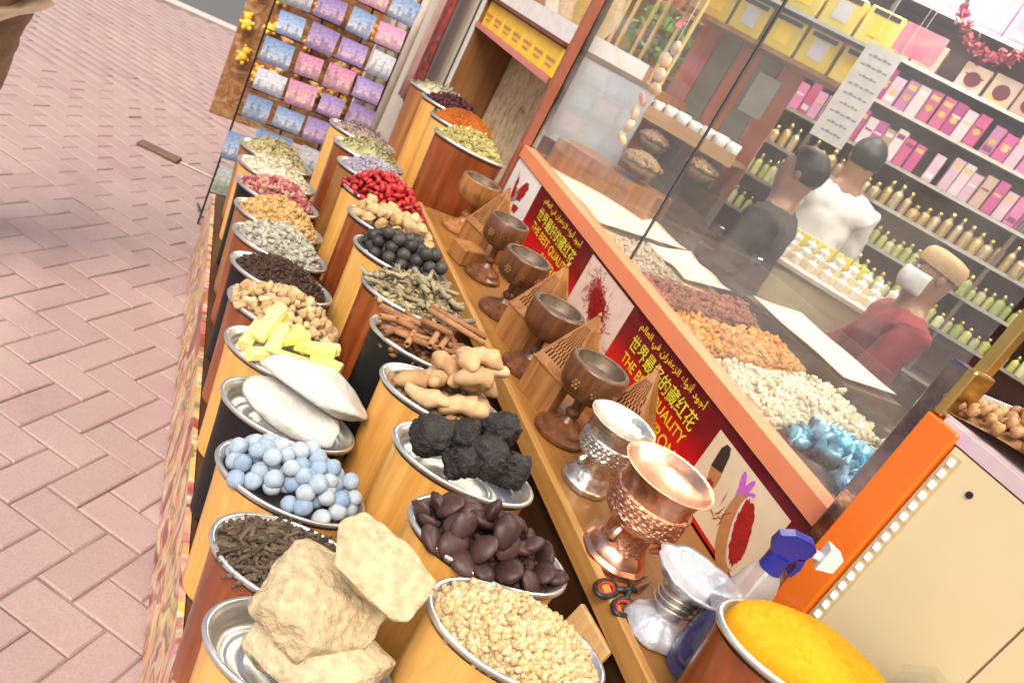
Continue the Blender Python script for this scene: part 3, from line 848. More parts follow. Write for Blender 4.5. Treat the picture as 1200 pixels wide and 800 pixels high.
def root_mesh(seed):
    r = np.random.default_rng(seed)
    v, f = ICO3
    v = v * np.array([0.048, 0.021, 0.018])
    kx = v[:, 0] / 0.048
    v[:, 1] += 0.008 * np.sin(kx * 2.2 + r.uniform(0, 6)); v[:, 2] += 0.006 * np.sin(kx * 2.8 + r.uniform(0, 6))
    s_ = 1 + 0.16 * np.sin(kx * 6 + r.uniform(0, 6)) + 0.1 * np.sin(kx * 11 + r.uniform(0, 6))
    v[:, 1] *= s_; v[:, 2] *= s_
    v += r.normal(size=v.shape) * 0.0006
    return fast_mesh("galangal_root", v, f, M_TAN, None, True)
_rm = [root_mesh(s) for s in range(5)]
heap("galangal_chips", "small brown chips under the tan roots", "spice", (c[0], c[1], c[2] - 0.014), 0.03, 260, CHIP, (0.011, 0.009, 0.007), piecemat("root_chip", [(0.3, 0.16, 0.07), (0.45, 0.27, 0.13)], 0.85))
for k, (dx, dy, dz, az, ti) in enumerate([(-.07, .02, .014, .6, .1), (-.05, -.03, .014, -.4, .0), (.0, .045, .018, .1, .1), (.02, -.045, .018, -.2, .0), (.07, -.02, .018, .9, .05), (.06, .03, .02, -.6, .1), (-.03, .01, .038, 1.2, .3), (.02, .0, .045, .3, .2),
                                         (.055, -.012, .058, -.2, .15), (-.004, .03, .064, -.5, .1), (.03, -.022, .078, .5, .1), (.06, .02, .084, -.35, -.1), (.015, .012, .098, 1.3, .2), (.04, .006, .112, -.25, .08)]):
    put("galangal_root", _rm[k % 5], None, (c[0] + dx, c[1] + dy, c[2] + dz), (0.4 * math.sin(k * 5), ti, az), (1 + .12 * math.sin(k * 7),) * 3, label="thick knobbly tan root in the pile of tan galangal roots", category="root", group="tan galangal roots")
c = Rc(4, "black container of cinnamon sticks in the second row", M_BLACK)
M_CINN = piecemat("cinnamon_bark", [(0.24, 0.10, 0.04), (0.34, 0.155, 0.065), (0.42, 0.21, 0.095), (0.28, 0.12, 0.05)], 0.75, 0.5, 90, 0.002, obj=True)
def quill(L, r):
    mb = MB(); n = 22; vs = []; fs = []
    for e in (-1, 1):
        for k in range(n):
            t_ = k / (n - 1) * 2 * math.pi * 1.7
            rr = r * (1 - 0.3 * k / (n - 1))
            sg = 1 if k < n else -1
            vs.append((rr * math.cos(t_), rr * math.sin(t_), e * L / 2))
    for k in range(n - 1):
        fs.append((k, k + 1, n + k + 1, n + k))
    mb.add(vs, fs)
    return mb
_qm = []
for L, r in ((0.075, 0.0075), (0.1, 0.0065), (0.15, 0.0075), (0.06, 0.006)):
    q = quill(L, r).mesh("cinnamon_stick", M_CINN, 'all'); _qm.append(q)
heap("cinnamon_chips", "broken bark chips under the cinnamon sticks", "spice", (c[0], c[1], c[2] - 0.01), 0.03, 400, STK, (0.004, 0.004, 0.012), piecemat("cinnamon_chip", [(0.14, 0.05, 0.02), (0.3, 0.13, 0.05)], 0.8), flat=6.0)
for k in range(34):
    q = on_mound(1, c, 0.045, 0.72)[0]
    az = (RNG.normal() * 0.35 + (1.15 if k % 3 == 0 else -0.35))
    mi = k % 4 if k % 9 else 2
    o = put("cinnamon_stick", _qm[mi], None, (q[0], q[1], q[2] + 0.006 + 0.006 * (k % 3)), (math.pi / 2 + RNG.normal() * 0.12, 0, az + math.pi / 2), None, label="rolled brown cinnamon stick in the black container of the second row", category="cinnamon stick", group="rolled cinnamon sticks")
    sm = o.modifiers.new("thickness", 'SOLIDIFY'); sm.thickness = 0.0012
for k, (dx, dy, dz) in enumerate([(.045, .005, .066), (.05, .02, .072)]):
    o = put("cinnamon_stick", _qm[2], None, (c[0] + dx, c[1] + dy, c[2] + dz), (math.pi / 2, 0, -0.62 + math.pi / 2 + .1 * k), None, label="long cinnamon stick lying across the top of the cinnamon heap", category="cinnamon stick", group="long cinnamon sticks on top")
    o.modifiers.new("thickness", 'SOLIDIFY').thickness = 0.0015
c = Rc(5, "red walnut container of grey green twigs in the second row", M_WALNUT)
M_TWIG = piecemat("grey_twig", [(0.19, 0.15, 0.08), (0.30, 0.25, 0.15), (0.40, 0.34, 0.22), (0.24, 0.22, 0.13)], 0.8, 0.5, 120, 0.002, obj=True)
heap("twig_bed", "broken twig bits and pale resin crumbs under the grey green twigs", "herb", c, 0.05, 620, STK + CHIP[:2], (0.005, 0.005, 0.012), piecemat("twig_bit", [(0.16, 0.13, 0.07), (0.32, 0.26, 0.14), (0.62, 0.5, 0.28)], 0.8), flat=4.0)
_tm = []
for s_ in range(4):
    r = np.random.default_rng(s_)
    pts = [(0.006 * r.normal(), 0.005 * r.normal(), zz) for zz in np.linspace(-0.04, 0.04, 6)]
    _tm.append(MB().tube(pts, [0.0048 * r.uniform(.7, 1.2) for _ in pts], 7).mesh("dried_twig", M_TWIG, 'all'))
for k in range(42):
    q = on_mound(1, c, 0.066, 0.82)[0]
    put("dried_twig", _tm[k % 4], None, (q[0], q[1], q[2] + 0.008), (math.pi / 2 + RNG.normal() * 0.3, RNG.normal(), RNG.normal() * 0.8 + 1.6), (RNG.uniform(.8, 1.5),) * 3, label="grey green dried twig in the tray beyond the cinnamon", category="twig", group="grey green dried twigs")
c = Rc(6, "yellow wood container of black limes in the second row", M_YELLOW)
M_LIME = piecemat("black_lime", [(0.02, 0.018, 0.018), (0.045, 0.04, 0.036), (0.075, 0.066, 0.058)], 0.5, 0.4, 60, 0.002, obj=True)
_lm = [npmesh("black_lime", rough_shape(ICO3, 0.05, 140 + s, 1.8), (0.0192,) * 3, M_LIME) for s in range(4)]
balls("black_lime", "small dried black lime in the black limes' tray", "dried lime", "dried black limes", _lm, c, 0.0188, 3, rmax=0.92, jit=0.14, dz=1.3)
c = Rc(7, "red walnut container of tan dried figs in the second row", M_WALNUT)
M_FIG = piecemat("dried_fig", [(0.56, 0.34, 0.14), (0.68, 0.45, 0.22), (0.62, 0.42, 0.24)], 0.7, 0.5, 80, 0.003, obj=True)
_fg = [npmesh("dried_fig", rough_shape(ICO3, 0.24, 150 + s, 2.4), (0.022, 0.02, 0.016), M_FIG) for s in range(4)]
balls("dried_fig", "round tan dried fig in the tray between red rosehips and black limes", "dried fig", "tan dried figs", _fg, c, 0.02, 2, rmax=0.9, jit=0.2, tilt=.5, dz=1.4)
c = Rc(8, "yellow wood container of bright red rosehips in the second row", M_YELLOW)
M_RED = piecemat("red_rosehip", [(0.30, 0.008, 0.012), (0.52, 0.018, 0.02), (0.64, 0.05, 0.04), (0.22, 0.006, 0.012), (0.55, 0.03, 0.025)], 0.45, 0.3, 60, 0.002, obj=True, coat=0.2)
_rd = [npmesh("red_rosehip", rough_shape(ICO2, 0.38, 160 + s, 1.8), (0.0165, 0.0122, 0.0098), M_RED) for s in range(4)]
heap("rosehip_bed", "dark red bed under the bright red rosehips", "spice", c, 0.06, 250, NUG, (0.010, 0.009, 0.008), piecemat("dark_red_bit", [(0.25, 0.008, 0.01), (0.42, 0.02, 0.02)], 0.6))
individual("red_rosehip", "bright red rosehip in the red heap of the second row", "rosehip", "bright red rosehips", _rd, spaced(135, c, 0.085, 0.0148, 0.98), 0.86, 1.2, 0.18, 0.006)
fine(9, 'R', "brown oak container of pale violet lavender in the second row", M_OAK, "lavender_heap", "heap of pale violet grey lavender in the second row", "lavender",
     [(0.36, 0.32, 0.40), (0.46, 0.41, 0.48), (0.28, 0.25, 0.33), (0.5, 0.46, 0.47)], 0.06, 1500, BUD, (0.0046, 0.0042, 0.006))
fine(10, 'R', "red walnut container of pale green herb in the second row", M_WALNUT, "green_herb_heap", "heap of pale green herb beyond the lavender", "herb",
     [(0.36, 0.33, 0.14), (0.46, 0.43, 0.22), (0.28, 0.27, 0.11), (0.54, 0.5, 0.28)], 0.062, 1300, LEAF, (0.0085, 0.0052, 0.003))
fine(11, 'R', "yellow wood container of mauve grey petals at the far end of the second row", M_YELLOW, "mauve_petal_heap", "heap of mauve grey petals, farthest of the second row", "petals",
     [(0.3, 0.2, 0.2), (0.42, 0.32, 0.28), (0.22, 0.13, 0.14), (0.52, 0.45, 0.36)], 0.05, 1200, LEAF, (0.008, 0.005, 0.003))

# ---------------- tall containers by the wooden niche
def tall(lab, x, y, z, mt):
    return container(lab, x, y, z, 0.602, mt, 0.9, "tall containers by the niche")
c = tall("tall orange walnut container of cardamom at the end of the burner shelf", 0.992, 2.66, 0.965, M_WALNUT)
heap("cardamom_heap", "heap of green cardamom pods beside the window post", "cardamom", c, 0.06, 900, BUD, (0.0055, 0.0055, 0.0105),
     piecemat("cardamom_green", [(0.40, 0.34, 0.10), (0.5, 0.43, 0.16), (0.32, 0.28, 0.08), (0.56, 0.5, 0.22)], 0.7))
c = tall("tall yellow wood container of orange brown powder behind the cardamom", 1.02, 2.885, 0.975, M_YELLOW)
def powder(name, lab, c, h, stops, p=0.8, n=26, grain=1800, gs=0.0022, rmax=0.95):
    pos = on_mound(grain, c, h, rmax - 0.02, p)
    sz = np.full((grain, 3), gs) * RNG.uniform(.4, 1.3, (grain, 1))
    me = joined(name, NUG, pos, sz, piecemat(name + "_colour", stops, 0.9, 0.6, 90, 0.004, spec=0.15, mottle=0.18), None, False, extra=mound(c, h, rmax, n, 56, p, 0.06))
    return put(name, me, label=lab, category="powder", kind="stuff")
powder("paprika_powder", "dome of orange brown powder behind the cardamom", c, 0.075, [(0.42, 0.12, 0.02), (0.36, 0.095, 0.016)])
c = tall("tall yellow wood container of dark hibiscus beside the niche", 1.03, 3.12, 0.985, M_YELLOW2)
heap("hibiscus_heap", "heap of dark purple hibiscus flowers beside the niche", "hibiscus", c, 0.055, 700, LEAF + NUG[:1], (0.0105, 0.0075, 0.006),
     piecemat("hibiscus_purple", [(0.055, 0.012, 0.02), (0.1, 0.022, 0.032), (0.035, 0.008, 0.014)], 0.6))
c = tall("tall brown oak container of pale green leaves, farthest beside the white rolls", 1.03, 3.37, 0.975, M_OAK)
heap("pale_leaf_heap", "heap of pale green leaves, farthest of the tall containers", "herb", c, 0.05, 500, LEAF, (0.012, 0.007, 0.004),
     piecemat("pale_leaf", [(0.42, 0.4, 0.24), (0.55, 0.52, 0.36), (0.34, 0.33, 0.18)], 0.8))
# ---------------- turmeric at the near end of the shelf
c = container("red walnut container of turmeric standing on the near end of the shelf", 0.965, 0.515, 0.93, 0.744, M_WALNUT, 0.86, "oval spice containers")
powder("turmeric_powder", "bright orange yellow turmeric powder heaped at the near end of the shelf", c, 0.05, [(0.80, 0.34, 0.012), (0.77, 0.32, 0.010)], p=0.3, grain=300, gs=0.0008)
# ================================================================= INCENSE BURNERS ON THE SHELF (z = 0.744)
SZ = 0.7485
BURN = "incense burners on the window shelf"
def inlay(parent, r, z, ang, m, n=6, s=0.0032, rr=0.0085):
    for k in range(n + 1):
        a = 2 * math.pi * k / n
        dx, dz = (0, 0) if k == n else (rr * math.cos(a), rr * math.sin(a))
        th = ang + dx / r
        MB().lathe([(s, -0.0012), (s, 0.0012)], 8, M=Matrix.Translation((r * math.cos(th), r * math.sin(th), z + dz)) @ Matrix.Rotation(th, 4, 'Z') @ Matrix.Rotation(rad(90), 4, 'Y')).build("inlay_dot", m, parent)
def goblet(label, x, y, h, s, mt, inl=True, dark=False):
    t = thing("wooden_incense_goblet", label, "incense burner", (x, y, SZ - 0.0085 + 0.0005), 0, BURN)
    MB().lathe([(0.046 * s, 0), (0.05 * s, 0.004), (0.05 * s, 0.012), (0.04 * s, 0.018), (0.038 * s, 0.026), (0.022 * s, 0.034), (0.016 * s, 0.04)], 36, close=True).build("foot", mt, t, smooth=True)
    MB().lathe([(0.0158 * s, 0.040), (0.011, 0.052), (0.017, 0.06), (0.0175, 0.066), (0.010, 0.074), (0.011, h * 0.5), (0.02, h * 0.56)], 28, close=True).build("stem", mt, t, smooth=True)
    cup = MB().lathe([(0.02, h * 0.561), (0.04 * s, h * 0.585), (0.05 * s, h * 0.65), (0.054 * s, h * 0.8), (0.053 * s, h * 0.985), (0.051 * s, h), (0.044 * s, h), (0.0435 * s, h * 0.97)], 40, close=None).build("cup", mt, t, smooth=True)
    MB().lathe([(0.0, h * 0.84), (0.034 * s, h * 0.865), (0.0425 * s, h * 0.93), (0.0434 * s, h * 0.985), (0.0455 * s, h * 1.004), (0.049 * s, h * 1.008), (0.0515 * s, h * 1.001)], 40, close=None).build("metal_liner", mat("dull_tin", (0.16, 0.11, 0.07), 0.5, 0.3, c2=(0.08, 0.055, 0.035), scale=40), t, smooth=True)
    if inl:
        for a in (-2.6, -1.9, -1.2):
            inlay(cup, 0.0535 * s, h * 0.78, a, M_BRASS)
    return t
def pierced_box(label, x, y, b, hb, hr, rz, mt, holes=True):
    t = thing("pierced_incense_box", label, "incense box", (x, y, SZ - 0.008), rz, BURN)
    w_ = b / 2
    mb = MB()
    th = 0.005
    # four posts and walls with an open front
    mb.box((-w_, -w_, 0), (w_, w_, 0.008))
    mb.box((-w_, w_ - th, 0.008), (w_, w_, hb))
    mb.box((-w_, -w_, 0.008), (-w_ + th, w_ - th, hb))
    mb.box((w_ - th, -w_, 0.008), (w_, -w_ + b * 0.22, hb)); mb.box((w_ - th, w_ - b * 0.22, 0.008), (w_, w_ - th, hb))
    mb.box((w_ - th, -w_ + b * 0.22, hb * 0.8), (w_, w_ - b * 0.22, hb))
    mb.box((-w_ + th, -w_, 0.008), (-w_ + b * 0.25, -w_ + th, hb)); mb.box((w_ - b * 0.25, -w_, 0.008), (w_ - th, -w_ + th, hb)); mb.box((-w_ + b * 0.25, -w_, hb * 0.78), (w_ - b * 0.25, -w_ + th, hb))
    mb.build("body", mt, t)
    MB().box((-w_ - 0.003, -w_ - 0.003, hb + 0.0005), (w_ + 0.003, w_ + 0.003, hb + 0.006), bev=0.001).build("collar", mt, t)
    # pierced pyramid: a lattice on each face with the holes left out
    N = 9
    for q in range(4):
        M_ = Matrix.Rotation(q * math.pi / 2, 4, 'Z')
        vs, fs = [], []
        for i in range(N + 1):
            v_ = i / N
            ww = w_ * (1 - v_ * 0.96)
            for j in range(N * 2 + 1):
                u = -1 + j / N
                vs.append((u * ww, -ww, hb + 0.0062 + hr * v_))
        for i in range(N):
            for j in range(N * 2):
                hole = holes and 1 <= i <= 6 and ((i + j) % 2 == 1) and 2 <= j < N * 2 - 2
                if not hole:
                    a = i * (N * 2 + 1) + j
                    fs.append((a, a + 1, a + N * 2 + 2, a + N * 2 + 1))
        o = MB().add(vs, fs, M_).build("roof_face", mt, t)
        o.modifiers.new("thickness", 'SOLIDIFY').thickness = 0.0035
    MB().lathe([(0.004, 0), (0.0055, 0.004), (0.003, 0.009), (0.0, 0.012)], 12, close=None).build("finial", mt, t, (0, 0, hb + 0.0062 + hr * 0.985))
    return t
def metal_burner(label, x, y, h, s, m1, m2, rz=0.0):
    t = thing("metal_incense_burner", label, "incense burner", (x, y, SZ - 0.008), rz, BURN)
    fl = lambda a, z: 1.0 + 0.018 * math.cos(8 * a)
    MB().lathe([(0.064 * s, 0), (0.067 * s, 0.003), (0.066 * s, 0.012), (0.058 * s, 0.018), (0.056 * s, 0.026), (0.05 * s, 0.034), (0.046 * s, 0.04)], 48, close=True, wob=fl).build("foot", m1, t, smooth=True)
    MB().lathe([(0.0455 * s, 0.0402), (0.041 * s, 0.05), (0.043 * s, h * 0.36), (0.047 * s, h * 0.43), (0.05 * s, h * 0.455)], 48, close=True, wob=lambda a, z: 1 + 0.05 * abs(math.cos(4 * a))).build("stem", m2, t, smooth=True)
    # scrolled handle beside the stem
    pts = [(0.05 * s + 0.016 * math.sin(k / 9 * math.pi) * s, 0.0, 0.05 + (h * 0.46 - 0.05) * k / 9) for k in range(10)]
    for q in range(3):
        MB().tube(pts, [0.005 + 0.0045 * math.sin(k / 9 * math.pi) for k in range(10)], 8, M=Matrix.Rotation(-0.9 + q * 2.1, 4, 'Z')).build("scroll", m1, t, smooth=True)
    MB().lathe([(0.047 * s, h * 0.457), (0.066 * s, h * 0.47), (0.071 * s, h * 0.5), (0.071 * s, h * 0.53)], 48, close=None).build("bowl_base", m1, t, smooth=True)
    MB().lathe([(0.0712 * s, h * 0.531)] + [(0.076 * s, h * (0.54 + 0.2 * k / 16)) for k in range(17)] + [(0.071 * s, h * 0.755)], 144, close=None, wob=lambda a, z: 1 + 0.022 * math.sin(18 * a + 3 * math.sin(z / h * 90)) * math.sin((z / h - 0.54) / 0.2 * math.pi * 3)).build("chased_band", m2, t, smooth=True)
    MB().lathe([(0.0708 * s, h * 0.756), (0.07 * s, h * 0.8), (0.074 * s, h * 0.9), (0.082 * s, h * 0.975), (0.088 * s, h * 0.985), (0.09 * s, h * 0.997), (0.087 * s, h), (0.08 * s, h * 0.985), (0.07 * s, h * 0.94), (0.05 * s, h * 0.9), (0.0, h * 0.885)], 56, close=None).build("rim_bowl", m1, t, smooth=True)
    return t
metal_burner("shiny copper incense burner with wide rim on the shelf", 0.918, 0.878, 0.205, 0.98, M_COPPER, M_EMBCOP, 0.3)
metal_burner("silver embossed incense burner between the copper burner and the wooden goblets", 0.945, 1.085, 0.165, 0.8, M_EMBOSS, M_EMBOSS, 0.1)
goblet("brown wooden incense goblet next to the silver burner", 0.95, 1.25, 0.192, 1.3, M_CARVED)
goblet("brown wooden incense goblet under the middle saffron picture", 0.945, 1.505, 0.19, 1.3, M_CARVED, inl=False)
goblet("dark brown wooden goblet with inlaid dots, third from the silver burner", 0.962, 1.80, 0.19, 1.3, M_CARVED)
goblet("tall dark wooden goblet with brass flower inlay between two pierced boxes", 0.972, 2.03, 0.2, 1.2, M_CARVED)
goblet("wooden incense goblet at the far end of the shelf below the cardamom", 0.985, 2.39, 0.195, 1.3, M_CARVED2)
pierced_box("pierced wooden incense box behind the silver burner", 1.075, 1.235, 0.108, 0.09, 0.135, 0.6, M_CARVED2)
pierced_box("pierced pointed wooden incense box beside the nearest wooden goblet", 0.965, 1.375, 0.118, 0.09, 0.155, 0.3, M_CARVED2)
pierced_box("pierced pointed wooden incense box under the middle saffron picture", 0.985, 1.638, 0.12, 0.09, 0.155, 0.3, M_CARVED2)
pierced_box("pierced pointed wooden incense box at the far end of the shelf", 1.01, 2.225, 0.115, 0.085, 0.15, 0.3, M_CARVED2)
plane_box("wooden_casket", (-0.045, -0.035, 0), (0.045, 0.035, 0.1), M_CARVED, None, 0.003, loc=(1.10, 1.93, 0.7415), rot=(0, 0, 0.2), label="small dark wooden casket standing behind the dark goblets", category="casket")
plane_box("wooden_casket", (-0.045, -0.04, 0), (0.045, 0.04, 0.055), M_CARVED2, None, 0.003, loc=(0.93, 2.30 - 0.19, 0.7415), rot=(0, 0, 0.3), label="low brown wooden casket in front of the far pierced box", category="casket")

# ---- scissors
sc = thing("scissors", "black scissors with red lined handles lying on the shelf", "scissors", (0.905, 0.79, 0.7415), rad(-62))
M_REDP = mat("red_grip", (0.5, 0.03, 0.02), 0.4)
for s_ in (-1, 1):
    ring = [(0.022 * math.cos(a) * 0.72 + s_ * 0.021, 0.022 * math.sin(a) * 1.25 - 0.045, 0.006) for a in np.linspace(0, 2 * math.pi, 17)]
    MB().tube(ring, 0.005, 8, caps=False).build("handle", M_BLACKP, sc, smooth='all')
    ring = [(0.0165 * math.cos(a) * 0.72 + s_ * 0.021, 0.0165 * math.sin(a) * 1.25 - 0.045, 0.0065) for a in np.linspace(0, 2 * math.pi, 17)]
    MB().tube(ring, 0.0034, 8, caps=False).build("grip_lining", M_REDP, sc, smooth='all')
    MB().tube([(s_ * 0.012, -0.024, 0.006), (s_ * 0.002, 0.0, 0.006), (-s_ * 0.006, 0.02, 0.0065)], [0.006, 0.0055, 0.004], 8).build("shank", M_BLACKP, sc, smooth='all')
    MB().prism([(-s_ * 0.002, 0.012), (-s_ * 0.012, 0.02), (-s_ * 0.006, 0.085)][:: (1 if s_ < 0 else -1)], 0.005 + 0.001 * s_, 0.0065 + 0.001 * s_).build("blade", M_STEEL, sc)
MB().lathe([(0.004, 0.003), (0.004, 0.0105), (0.0025, 0.0115)], 12, close=True).build("pivot", M_STEEL, sc, (0, 0.012, 0))

# ---- silver goblet wrapped in clear film
def crumple(amp, seed, fr=40):
    r = np.random.default_rng(seed); ks = r.normal(size=(7, 3)) * fr; ph = r.uniform(0, 6.28, 7)
    return lambda p: amp * float(np.sum(np.abs(np.sin(ks @ np.array(p) + ph)) - 0.6))
wr = thing("wrapped_goblet", "white and silver goblet wrapped in clear film beside the spray bottle", "goblet", (0.925, 0.715, 0.7415), 0.4)
M_WRAP = mat("white_film", (0.62, 0.62, 0.63), 0.22, 0.25, c2=(0.4, 0.42, 0.5), scale=40, bump=0.8, bdist=0.006, coat=0.6)
f = crumple(0.013, 3, 55)
MB().lathe([(0.03, 0.0), (0.052, 0.0), (0.056, 0.008), (0.05, 0.022), (0.034, 0.036), (0.023, 0.044)], 40, close=True, wob=lambda a, z: 1 + 4.5 * f((math.cos(a) * .06, math.sin(a) * .06, z))).build("wrapped_foot", M_WRAP, wr, smooth='all')
MB().lathe([(0.0225, 0.0442), (0.028, 0.06), (0.032, 0.075), (0.034, 0.1)], 32, close=True).build("cup", M_EMBOSS, wr, smooth=True)
for zz in (0.066, 0.078, 0.09):
    MB().tube([(0.0345 * math.cos(a), 0.0345 * math.sin(a), zz + 0.004 * math.sin(a * 2)) for a in np.linspace(0, 6.283, 25)], 0.0026, 6, caps=False).build("ring_band", M_SILVER, wr, smooth='all')
g = crumple(0.014, 8, 48)
MB().lathe([(0.034, 0.0995), (0.05, 0.112), (0.062, 0.126), (0.066, 0.134), (0.058, 0.132), (0.044, 0.122), (0.03, 0.116), (0.0, 0.112)], 44, close=None, wob=lambda a, z: 1 + 3.4 * g((math.cos(a) * .06, math.sin(a) * .06, z)) + 0.45 * max(0, math.cos(a - 5.2)) ** 3).build("film_top", M_WRAP, wr, smooth='all')
M_GOLD = mat("gold_print", (0.7, 0.42, 0.08), 0.4)
for k, (a, r0, r1) in enumerate([(5.15, 0.062, 0.086), (5.5, 0.058, 0.078)]):
    c_, s_ = math.cos(a), math.sin(a)
    MB().box((r0, -0.006, 0), (r1, 0.006, 0.0012), Matrix.Translation((0, 0, 0.137)) @ Matrix.Rotation(a, 4, 'Z')).build("gold_mark", M_GOLD, wr)

# ---- blue spray bottle
sb = thing("spray_bottle", "clear spray bottle half full of blue liquid with blue trigger head", "spray bottle", (0.952, 0.64, 0.7415), 0.0)
M_BOT = glass("bottle_plastic", (0.92, 0.94, 0.95), 0.08, 1.45, haze=0.045)
m_, t_, b_ = _nm("blue_liquid"); b_.inputs["Base Color"].default_value = (0.012, 0.03, 0.27, 1); b_.inputs["Roughness"].default_value = 0.08; b_.inputs["Coat Weight"].default_value = 0.6
_n = _noise(t_, 14.0, 3, .5, _coord(t_)); t_.links.new(_ramp(t_, _n, [(0.3, (0.004, 0.008, 0.09)), (0.7, (0.008, 0.02, 0.17))]), b_.inputs["Base Color"]); M_BLIQ = m_
M_BLUEP = mat("blue_plastic", (0.010, 0.018, 0.24), 0.35, coat=0.2)
MB().lathe([(0.036, 0.0), (0.041, 0.004), (0.041, 0.128), (0.040, 0.13), (0.0, 0.13)], 40, close=True).build("blue_liquid", M_BLIQ, sb, smooth=True)
MB().lathe([(0.0425, 0.001), (0.0425, 0.135), (0.0423, 0.1355)], 40, close=None).build("bottle_lower", M_BOT, sb, smooth="all")
MB().lathe([(0.0424, 0.136), (0.041, 0.15), (0.036, 0.166), (0.0335, 0.176), (0.034, 0.18), (0.0295, 0.198), (0.03, 0.203), (0.0245, 0.222), (0.0175, 0.232)], 40, close=None).build("bottle_shoulder", glass("frosted_plastic", (0.9, 0.92, 0.94), 0.1, 1.45, haze=0.3), sb, smooth='all')
MB().lathe([(0.0185, 0.2325), (0.018, 0.234), (0.0165, 0.258), (0.016, 0.2618)], 24, close=True, wob=lambda a, z: 1 + 0.03 * math.cos(18 * a)).build("cap_collar", M_BLUEP, sb, smooth=True)
HM = Matrix.Translation((0, 0, 0.262)) @ Matrix.Rotation(-0.55, 4, 'Z') @ Matrix.Rotation(rad(90), 4, 'X')
hd = MB().prism([(-0.018, 0.0), (0.016, 0.0), (0.02, 0.012), (0.03, 0.016), (0.034, 0.036), (0.024, 0.044), (-0.004, 0.042), (-0.022, 0.03), (-0.024, 0.012)], -0.0095, 0.0095, HM).build("trigger_head", M_BLUEP, sb)
MB().prism([(0.021, 0.008), (0.031, 0.013), (0.034, -0.004), (0.030, -0.022), (0.024, -0.022), (0.026, -0.004)], -0.007, 0.007, HM).build("trigger_lever", M_BLUEP, hd)
MB().tube([(0.0345, 0.027, 0), (0.046, 0.027, 0)], 0.0075, 12, M=HM).build("nozzle", M_WHITE, hd, smooth=True)
MB().prism([(0.0465, 0.012), (0.07, 0.02), (0.07, 0.046), (0.0465, 0.052)], -0.0125, 0.0125, HM).build("shroud", M_WHITE, hd)
MB().tube([(0.0, 0.0, 0.01), (0.0, 0.0, 0.232)], 0.0025, 8).build("dip_tube", M_WHITE, sb)
# ---- light wooden plaque between the near container and the shelf
pl = thing("wooden_plaque", "light wooden plaque tucked between the frankincense container and the shelf", "plaque", (0.815, 0.742, 0.548), rad(8))
plane_box("panel", (-0.006, -0.05, 0.0), (0.006, 0.05, 0.155), wood("light_birch", (0.7, 0.47, 0.22), (0.55, 0.34, 0.14), 0.45), pl, 0.002, rot=(0, rad(12), 0))
plane_box("backing", (-0.03, -0.045, -0.126), (0.03, 0.045, -0.001), M_DARKWOOD, pl)
# ---- clear lidded box at the counter
ab = thing("clear_lidded_box", "small clear plastic box standing on the shelf beside the turmeric", "box", (1.108, 0.405, 0.7415), 0.0)
MB().box((-0.034, -0.064, 0), (0.034, 0.064, 0.24), bev=0.004).build("shell", M_ACRYL, ab)
MB().box((-0.031, -0.061, 0.003), (0.031, 0.061, 0.215), bev=0.004).build("cream_contents", M_CREAM, ab)
MB().box((-0.037, -0.067, 0.241), (0.037, 0.067, 0.252), bev=0.003).build("lid", M_ACRYL, ab)

# ================================================================= BANNER PRINT
BM = lambda y, z, off=0.0022: Matrix(((0, 0, -1, FX - off), (-1, 0, 0, y), (0, 1, 0, z), (0, 0, 0, 1)))
def flat(name, poly, m, y, z, off, parent):
    """flat printed shape: poly in metres, x to the reader's right, y up"""
    n = len(poly)
    return MB().add([(p[0], p[1], 0) for p in poly], [tuple(range(n))], BM(y, z, off)).build(name, m, parent)
def ellipse(cx, cy, a, b_, rot=0, n=24, j=0.0, seed=0):
    r = np.random.default_rng(seed)
    out = []
    for k in range(n):
        t_ = 2 * math.pi * k / n
        q = 1 + r.normal() * j
        x, y = a * q * math.cos(t_), b_ * q * math.sin(t_)
        out.append((cx + x * math.cos(rot) - y * math.sin(rot), cy + x * math.sin(rot) + y * math.cos(rot)))
    return out
M_PHOTO = mat("picture_cream", (0.80, 0.66, 0.46), 0.35, c2=(0.72, 0.55, 0.36), scale=9)
M_PHOTOW = mat("picture_white", (0.84, 0.82, 0.80), 0.35, c2=(0.76, 0.73, 0.71), scale=9)
M_PHOTOP = mat("picture_pink_cloth", (0.80, 0.64, 0.54), 0.35, c2=(0.7, 0.5, 0.4), scale=26)
M_SAFF = mat("picture_saffron", (0.50, 0.02, 0.02), 0.4, c2=(0.18, 0.012, 0.012), scale=160)
M_SAFF2 = mat("picture_saffron_light", (0.60, 0.09, 0.06), 0.4, c2=(0.3, 0.03, 0.02), scale=120)
M_GREY = mat("picture_scoop_grey", (0.35, 0.36, 0.38), 0.4, c2=(0.12, 0.12, 0.13), scale=30)
M_CHAR = mat("picture_charcoal", (0.045, 0.03, 0.03), 0.4)
M_PURP = mat("picture_crocus", (0.62, 0.16, 0.6), 0.4, c2=(0.5, 0.1, 0.52), scale=60)
M_SPOON = mat("picture_wood_bowl", (0.55, 0.26, 0.1), 0.4, c2=(0.42, 0.18, 0.07), scale=40)
M_YTXT = mat("yellow_lettering", (0.93, 0.66, 0.03), 0.35, c2=(0.86, 0.54, 0.02), scale=12)
M_LTXT = mat("lime_lettering", (0.78, 0.76, 0.05), 0.35, c2=(0.66, 0.64, 0.04), scale=12)
def photo(y0, y1, zb, zt, m):
    q = thing_part = put("picture", None, banner)
    ym = (y0 + y1) / 2; hw = abs(y0 - y1) / 2
    dz = (zs(y0) - zs(y1)) / 2
    flat("picture_ground", [(-hw, zb + dz), (hw, zb - dz), (hw, zt - dz), (-hw, zt + dz)], m, ym, 0, 0.0012, q)
    return q, ym
